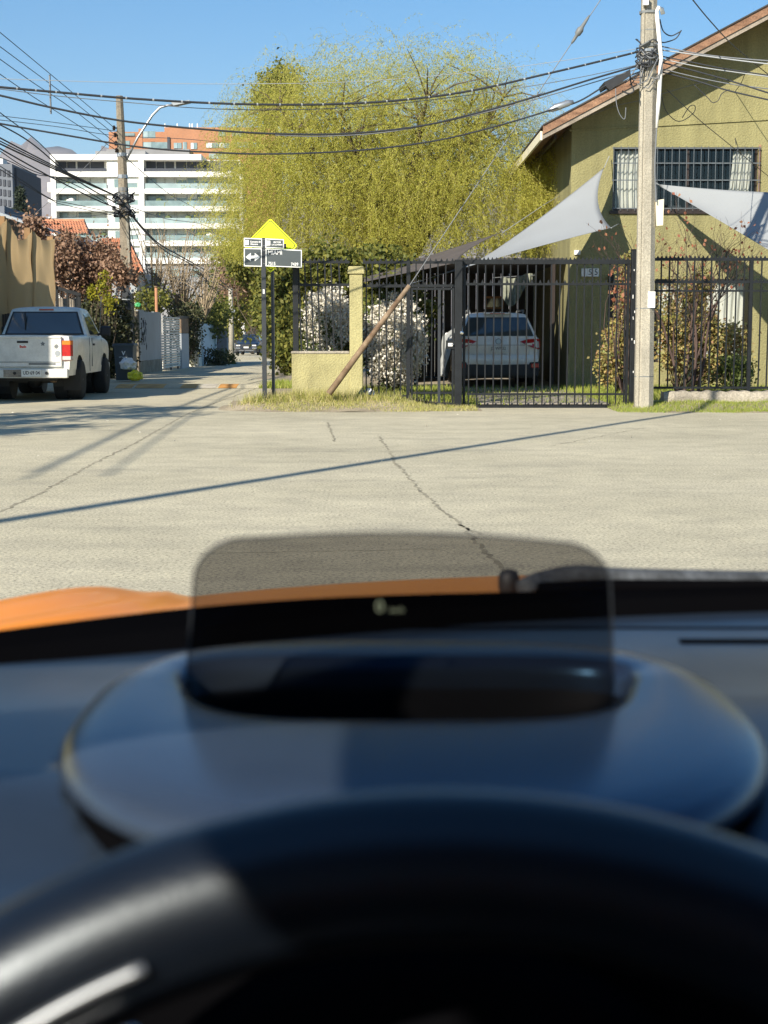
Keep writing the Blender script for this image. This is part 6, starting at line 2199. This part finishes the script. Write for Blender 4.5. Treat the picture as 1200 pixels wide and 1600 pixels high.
# front face, flanks
MB().grid(lambda u, v: (lerp(-.45, 1.17, u), 2.02 - .10 * (2 * u - 1) ** 2 + .03 * math.sin(math.pi * v), lerp(.28, .86 - .03 * (2 * u - 1) ** 2, v)), 24, 8).obj('front_bumper', M['orange'], oc, True)
for s, x in ((-1, -.5), (1, 1.22)):
    fy = ysamples(.48, 1.95, [(1.42, .36)], 14)
    zb_ = archy([(1.42, .36)], .24)
    fl_ = MB()
    fl_.add([p for y in fy for p in ((x - s * .03, y, zb_(y)), (x, y, lerp(zb_(y), .9, .5)), (x - s * .02, y, bz(-.488 if s < 0 else 1.208, max(y, .9)) + .001))],
            [(3 * i + k, 3 * i + k + 1, 3 * i + k + 4, 3 * i + k + 3) for i in range(len(fy) - 1) for k in range(2)])
    fl_.obj('front_wing', M['orange'], oc, True)
    dr_ = MB().box(x - .03, x + .03, -.78, .475, .24, 1.045).obj('door', M['orange'], oc)
    MB().box(x - s * .045 - .012, x - s * .045 + .012, -.76, .47, .35, 1.03).obj('door_card', M['dash'], dr_)
    MB().box(x - .04, x + .04, -1.9, -.785, .24, 1.44).obj('rear_quarter', M['orange'], oc)
    tx = -.306 if s < 0 else 1.026
    bx_ = -.47 if s < 0 else 1.19
    # windscreen pillar
    a0, a1 = Vector((tx, .08, 1.432)), Vector((bx_, .45, 1.04))
    MB().prism([a0, a0 + Vector((0, .075, -.005)), a0 + Vector((-s * .02, .09, .02)), a0 + Vector((s * .05, .02, .02))], a1 - a0).obj('pillar', M['cloth_dark'], oc)
    MB().prism([(tx + s * .03, -.80, 1.44), (tx - s * .03, -.80, 1.44), (bx_ - s * .03, -.80, 1.03), (bx_ + s * .03, -.80, 1.03)], (0, .10, 0)).obj('door_pillar', M['cloth_dark'], oc)
    wheel_x = x - s * .13
    tw = MB().lathe([(.19, -.1), (.29, -.1), (.31, -.07), (.31, .07), (.29, .1), (.19, .1)], (wheel_x, 1.42, .31), 'x', 24).obj('wheel', M['tyre'], oc, True)
    MB().lathe([(.19, s * .09), (.1, s * .06), (.02, s * .08)], (wheel_x, 1.42, .31), 'x', 16).obj('rim', M['rim'], tw)
    MB().lathe([(.02, .02), (.09, .0), (.095, -.06)], ((bul[0] if s < 0 else 2 * CXC - bul[0]), 1.86, .80), 'y', 20).obj('headlamp', M['clear_lamp'], oc, True)
MB().grid(lambda u, v: (lerp(-.306, 1.026, u), lerp(.085, -1.75, v), 1.437 + .035 * math.sin(math.pi * u) * math.sin(math.pi * (.15 + .7 * v))), 16, 10).obj('headliner', M['cloth_dark'], oc, True)
MB().grid(lambda u, v: (lerp(-.33, 1.05, u), lerp(.10, -1.85, v), 1.452 + .05 * math.sin(math.pi * u)), 16, 10).obj('roof', M['orange'], oc, True)
MB().box(-.5, 1.22, -1.95, -1.9, .24, 1.45).obj('tailgate', M['orange'], oc)
MB().box(-.47, 1.19, -1.9, .9, .2, .235).obj('floor', M['cloth_dark'], oc)

# dashboard
DZ = 1.078


def dashz(x, y):
    if ((x - .011) / .131) ** 2 + ((y - .570) / .147) ** 2 < .80:
        return 1.02
    return DZ + .017 * (1 - sstep(.60, .84, y)) - .012 * (1 - sstep(.44, .53, y))


db = MB().grid(lambda u, v: (lambda x: (x, lerp(.425, yw(x), v), dashz(x, lerp(.425, yw(x), v))))(lerp(-.46, 1.18, u)), 170, 64).obj('dashboard', M['dash'], oc, True)
MB().grid(lambda u, v: (lerp(-.46, 1.18, u), [.426, .420, .41, .39, .39][int(v * 4 + .01)], [dashz(0, .425) + .0005, dashz(0, .425) - .006, .98, .85, .5][int(v * 4 + .01)]), 20, 4).obj('lower_dash', M['cowl'], db)
MB().box(.165, .75, .838, .846, DZ - .004, DZ + .0012).obj('demister_slot', M['cowl'], db)
MB().box(.0, 1.18, .88, .884, DZ - .004, DZ + .0006).obj('seam', M['cowl'], db)

# head-up display pod: outer rim, dome, opening, well
PZ = 1.105
PC = (.011, .578)


def outer(a, k=1.0):
    c, s = math.cos(a), math.sin(a)
    far = s > 0
    ex = 3.0 if far else 2.15
    r = (abs(c) ** ex + abs(s) ** ex) ** (-1 / ex)
    return (PC[0] + .131 * k * r * c, PC[1] + (.141 if far else .158) * k * r * s)


def inner(a):
    c, s = math.cos(a), math.sin(a)
    ex = 4.0
    r = (abs(c) ** ex + abs(s) ** ex) ** (-1 / ex)
    y = .608 + .051 * r * s
    w = lerp(.074, .104, min(1, max(0, (y - .557) / .102)))
    return (.0095 + w * r * c, y)


N_ = 128
rings = []
for k, dz in ((.985, -.011), (.999, -.009), (.995, -.005), (.975, -.0015), (.955, 0.0)):
    rings.append([(*outer(2 * math.pi * i / N_, k), PZ + dz) for i in range(N_)])
for t in (.2, .45, .7, .88, .96):
    rg = []
    for i in range(N_):
        a = 2 * math.pi * i / N_
        o_, n_ = outer(a, .955), inner(a)
        rg.append((lerp(o_[0], n_[0], t), lerp(o_[1], n_[1], t), PZ + .004 * math.sin(math.pi * min(t, .5)) - .0015 * max(0, t - .8) / .2))
    rings.append(rg)
for sc_, dz in ((1.0, -.004), (.985, -.010)):
    rings.append([((inner(2 * math.pi * i / N_)[0] - .0095) * sc_ + .0095, (inner(2 * math.pi * i / N_)[1] - .608) * sc_ + .608, PZ + dz) for i in range(N_)])
pd = MB()
pd.add([p for r in rings for p in r], [(j * N_ + i, j * N_ + (i + 1) % N_, (j + 1) * N_ + (i + 1) % N_, (j + 1) * N_ + i) for j in range(len(rings) - 1) for i in range(N_)])
pod = pd.obj('display_pod', M['pod'], oc, True)
well = MB()
wr2 = [[((inner(2 * math.pi * i / N_)[0] - .0095) * s_ + .0095, (inner(2 * math.pi * i / N_)[1] - .608) * s_ + .608, PZ + dz) for i in range(N_)] for s_, dz in ((.985, -.010), (.95, -.026), (.90, -.05))]
well.add([p for r in wr2 for p in r], [(j * N_ + i, j * N_ + (i + 1) % N_, (j + 1) * N_ + (i + 1) % N_, (j + 1) * N_ + i) for j in range(2) for i in range(N_)] + [tuple(range(2 * N_, 3 * N_))])
well.obj('display_well', M['recess'], pod, True)
MB().box(-.07, .09, .60, .604, PZ - .049, PZ - .022).obj('mirror_carrier', M['recess'], pod)
MB().add([(*outer(2 * math.pi * i / N_, k), PZ + dz) for k, dz in ((1.012, -.040), (1.0, -.026), (.984, -.012)) for i in range(N_)], [(j * N_ + i, j * N_ + (i + 1) % N_, (j + 1) * N_ + (i + 1) % N_, (j + 1) * N_ + i) for j in range(2) for i in range(N_)]).obj('gasket', M['cowl'], pod, True)
# combiner glass
GYt, GYb = .600, .628
ol = []


def gp(px, py):
    return A(px, py, lerp(GYt, GYb, (py - 832) / 300))


for a in range(0, 91, 10):          # top right corner
    t = math.radians(a)
    ol.append((952 - 78 + 78 * math.cos(t), 912 - 66 * math.sin(t)))
for px in (820, 760, 700, 640, 580, 520, 460, 420):
    ol.append((px, 832 + 14 * ((px - 600) / 274) ** 2 if px > 600 else 832 + 10 * ((px - 600) / 240) ** 2))
for a in range(0, 91, 10):          # top left corner
    t = math.radians(a)
    ol.append((382 - 78 * math.sin(t), 908 - 69 * math.cos(t)))
ol += [(301, 960), (297, 1010), (294, 1060), (292, 1142), (955, 1142), (956, 1060), (955, 1010), (954, 960)]
G3 = [gp(*p) for p in ol]
cenx = .0095
G3 = [Vector((p.x, p.y - .6 * (p.x - cenx) ** 2, p.z)) for p in G3]
gl_ = MB().prism(G3, (0, .0018, 0)).obj('combiner_glass', M['hud'], pod)
MB().tube(G3 + [G3[0]], .0005, 5, False).obj('glass_edge', M['edge'], gl_, True)
M['hud_ink'] = pmat('display_glow', (.03, .03, .03), .5)
_b = M['hud_ink'].node_tree.nodes['Principled BSDF']
_b.inputs['Emission Color'].default_value = (.75, .85, .55, 1)
_b.inputs['Emission Strength'].default_value = .55
c_ = gp(598, 948)
lettering('0', .0068, M['hud_ink'], gl_, c_ + Vector((-.0012, -.0006, 0)), name='speed_readout')
lettering('km/h', .0028, M['hud_ink'], gl_, gp(620, 953) + Vector((0, -.0006, 0)), name='unit_readout')

# steering wheel
SWC, SWR, SWr = Vector((.014, .262, .9585)), .187, .0168
tilt = math.radians(25)
ux = Vector((1, 0, 0))
uy = Vector((0, math.sin(tilt), math.cos(tilt)))      # up in the wheel plane
un = Vector((0, -math.cos(tilt), math.sin(tilt)))     # towards the driver
sw = MB().add([SWC], []).obj('steering_wheel', M['leather'], oc)


def rim_fn(u, v):
    a, b = 2 * math.pi * u, 2 * math.pi * v
    d = ux * math.cos(a) + uy * math.sin(a)
    r = SWr * (1 + .06 * math.cos(2 * b))
    return SWC + d * (SWR + r * math.cos(b)) + un * (r * 1.12 * math.sin(b))


MB().grid(rim_fn, 140, 22).obj('rim', M['leather'], sw, True)
for a in (0, math.pi, -math.pi / 2):
    d = ux * math.cos(a) + uy * math.sin(a)
    e = un.cross(d)
    p0, p1 = SWC + d * .05, SWC + d * (SWR - .008)
    MB().prism([p0 + e * .028 - un * .01, p0 - e * .028 - un * .01, p0 - e * .028 + un * .008, p0 + e * .028 + un * .008], p1 - p0).obj('spoke', M['leather'], sw)
hub = MB()
ring = [[SWC + (ux * math.cos(2 * math.pi * i / 40) + uy * math.sin(2 * math.pi * i / 40)) * r + un * h for i in range(40)] for r, h in ((.075, -.03), (.078, .0), (.068, .016), (.03, .022), (.001, .023))]
hub.add([p for r in ring for p in r], [(j * 40 + i, j * 40 + (i + 1) % 40, (j + 1) * 40 + (i + 1) % 40, (j + 1) * 40 + i) for j in range(4) for i in range(40)])
hub.obj('hub', M['leather'], sw, True)
MB().tube([SWC + (ux * math.cos(a) + uy * math.sin(a)) * (SWR - SWr * .62) + un * (SWr * .93) for a in [math.pi / 2 + .38 + .9 * k / 60 for k in range(61)]], .0014, 5).obj('highlight_arc', M['steel'], sw, True)  # bright arc added as the sun's highlight on the leather
MB().tube([SWC + (ux * math.cos(a) + uy * math.sin(a)) * (SWR - SWr * 1.25) + un * (SWr * .45) for a in [math.pi / 2 + .42 + .9 * k / 60 for k in range(61)]], .0022, 6).obj('highlight_band', M['chrome'], sw, True)  # second added arc, shaped as a lower sun streak on the rim
for k in range(9):
    a = math.pi / 2 + .50 + k * .055
    d = ux * math.cos(a) + uy * math.sin(a)
    p = SWC + d * (SWR - SWr * .95) + un * (SWr * .8)
    MB().tube([p - d * .001, p + d * .001], .0008, 4).obj('stitch', M['steel'], sw)
# instrument binnacle below the rim
MB().lathe([(.085, .0), (.096, .004), (.098, .03), (.08, .06)], (.012, .385, .985), 'y', 30).obj('instrument_dial', M['cowl'], db, True)
MB().lathe([(.080, -.001), (.07, -.002)], (.012, .385, .985), 'y', 30).obj('dial_face', M['cowl'], db, True)
MB().tube([SWC - un * .02, SWC - un * .2], .04, 12).obj('steering_column', M['recess'], db)

# ------------------------------------------------------------------ thin haze over the valley
hz = MB().box(-9300, 9300, -430, 9300, -60, 900).obj('haze', M['haze'] if 'haze' in M else M['road'])
hz['kind'] = 'stuff'
hm = bpy.data.materials.new('valley_haze')
hm.use_nodes = True
for n in list(hm.node_tree.nodes):
    if n.type == 'BSDF_PRINCIPLED':
        hm.node_tree.nodes.remove(n)
hv = hm.node_tree.nodes.new('ShaderNodeVolumePrincipled')
hv.inputs['Color'].default_value = (.78, .89, 1.0, 1)
hv.inputs['Density'].default_value = 0.00008
hv.inputs['Anisotropy'].default_value = 0.2
hm.node_tree.links.new(hv.outputs[0], hm.node_tree.nodes['Material Output'].inputs['Volume'])
hz.data.materials.clear()
hz.data.materials.append(hm)
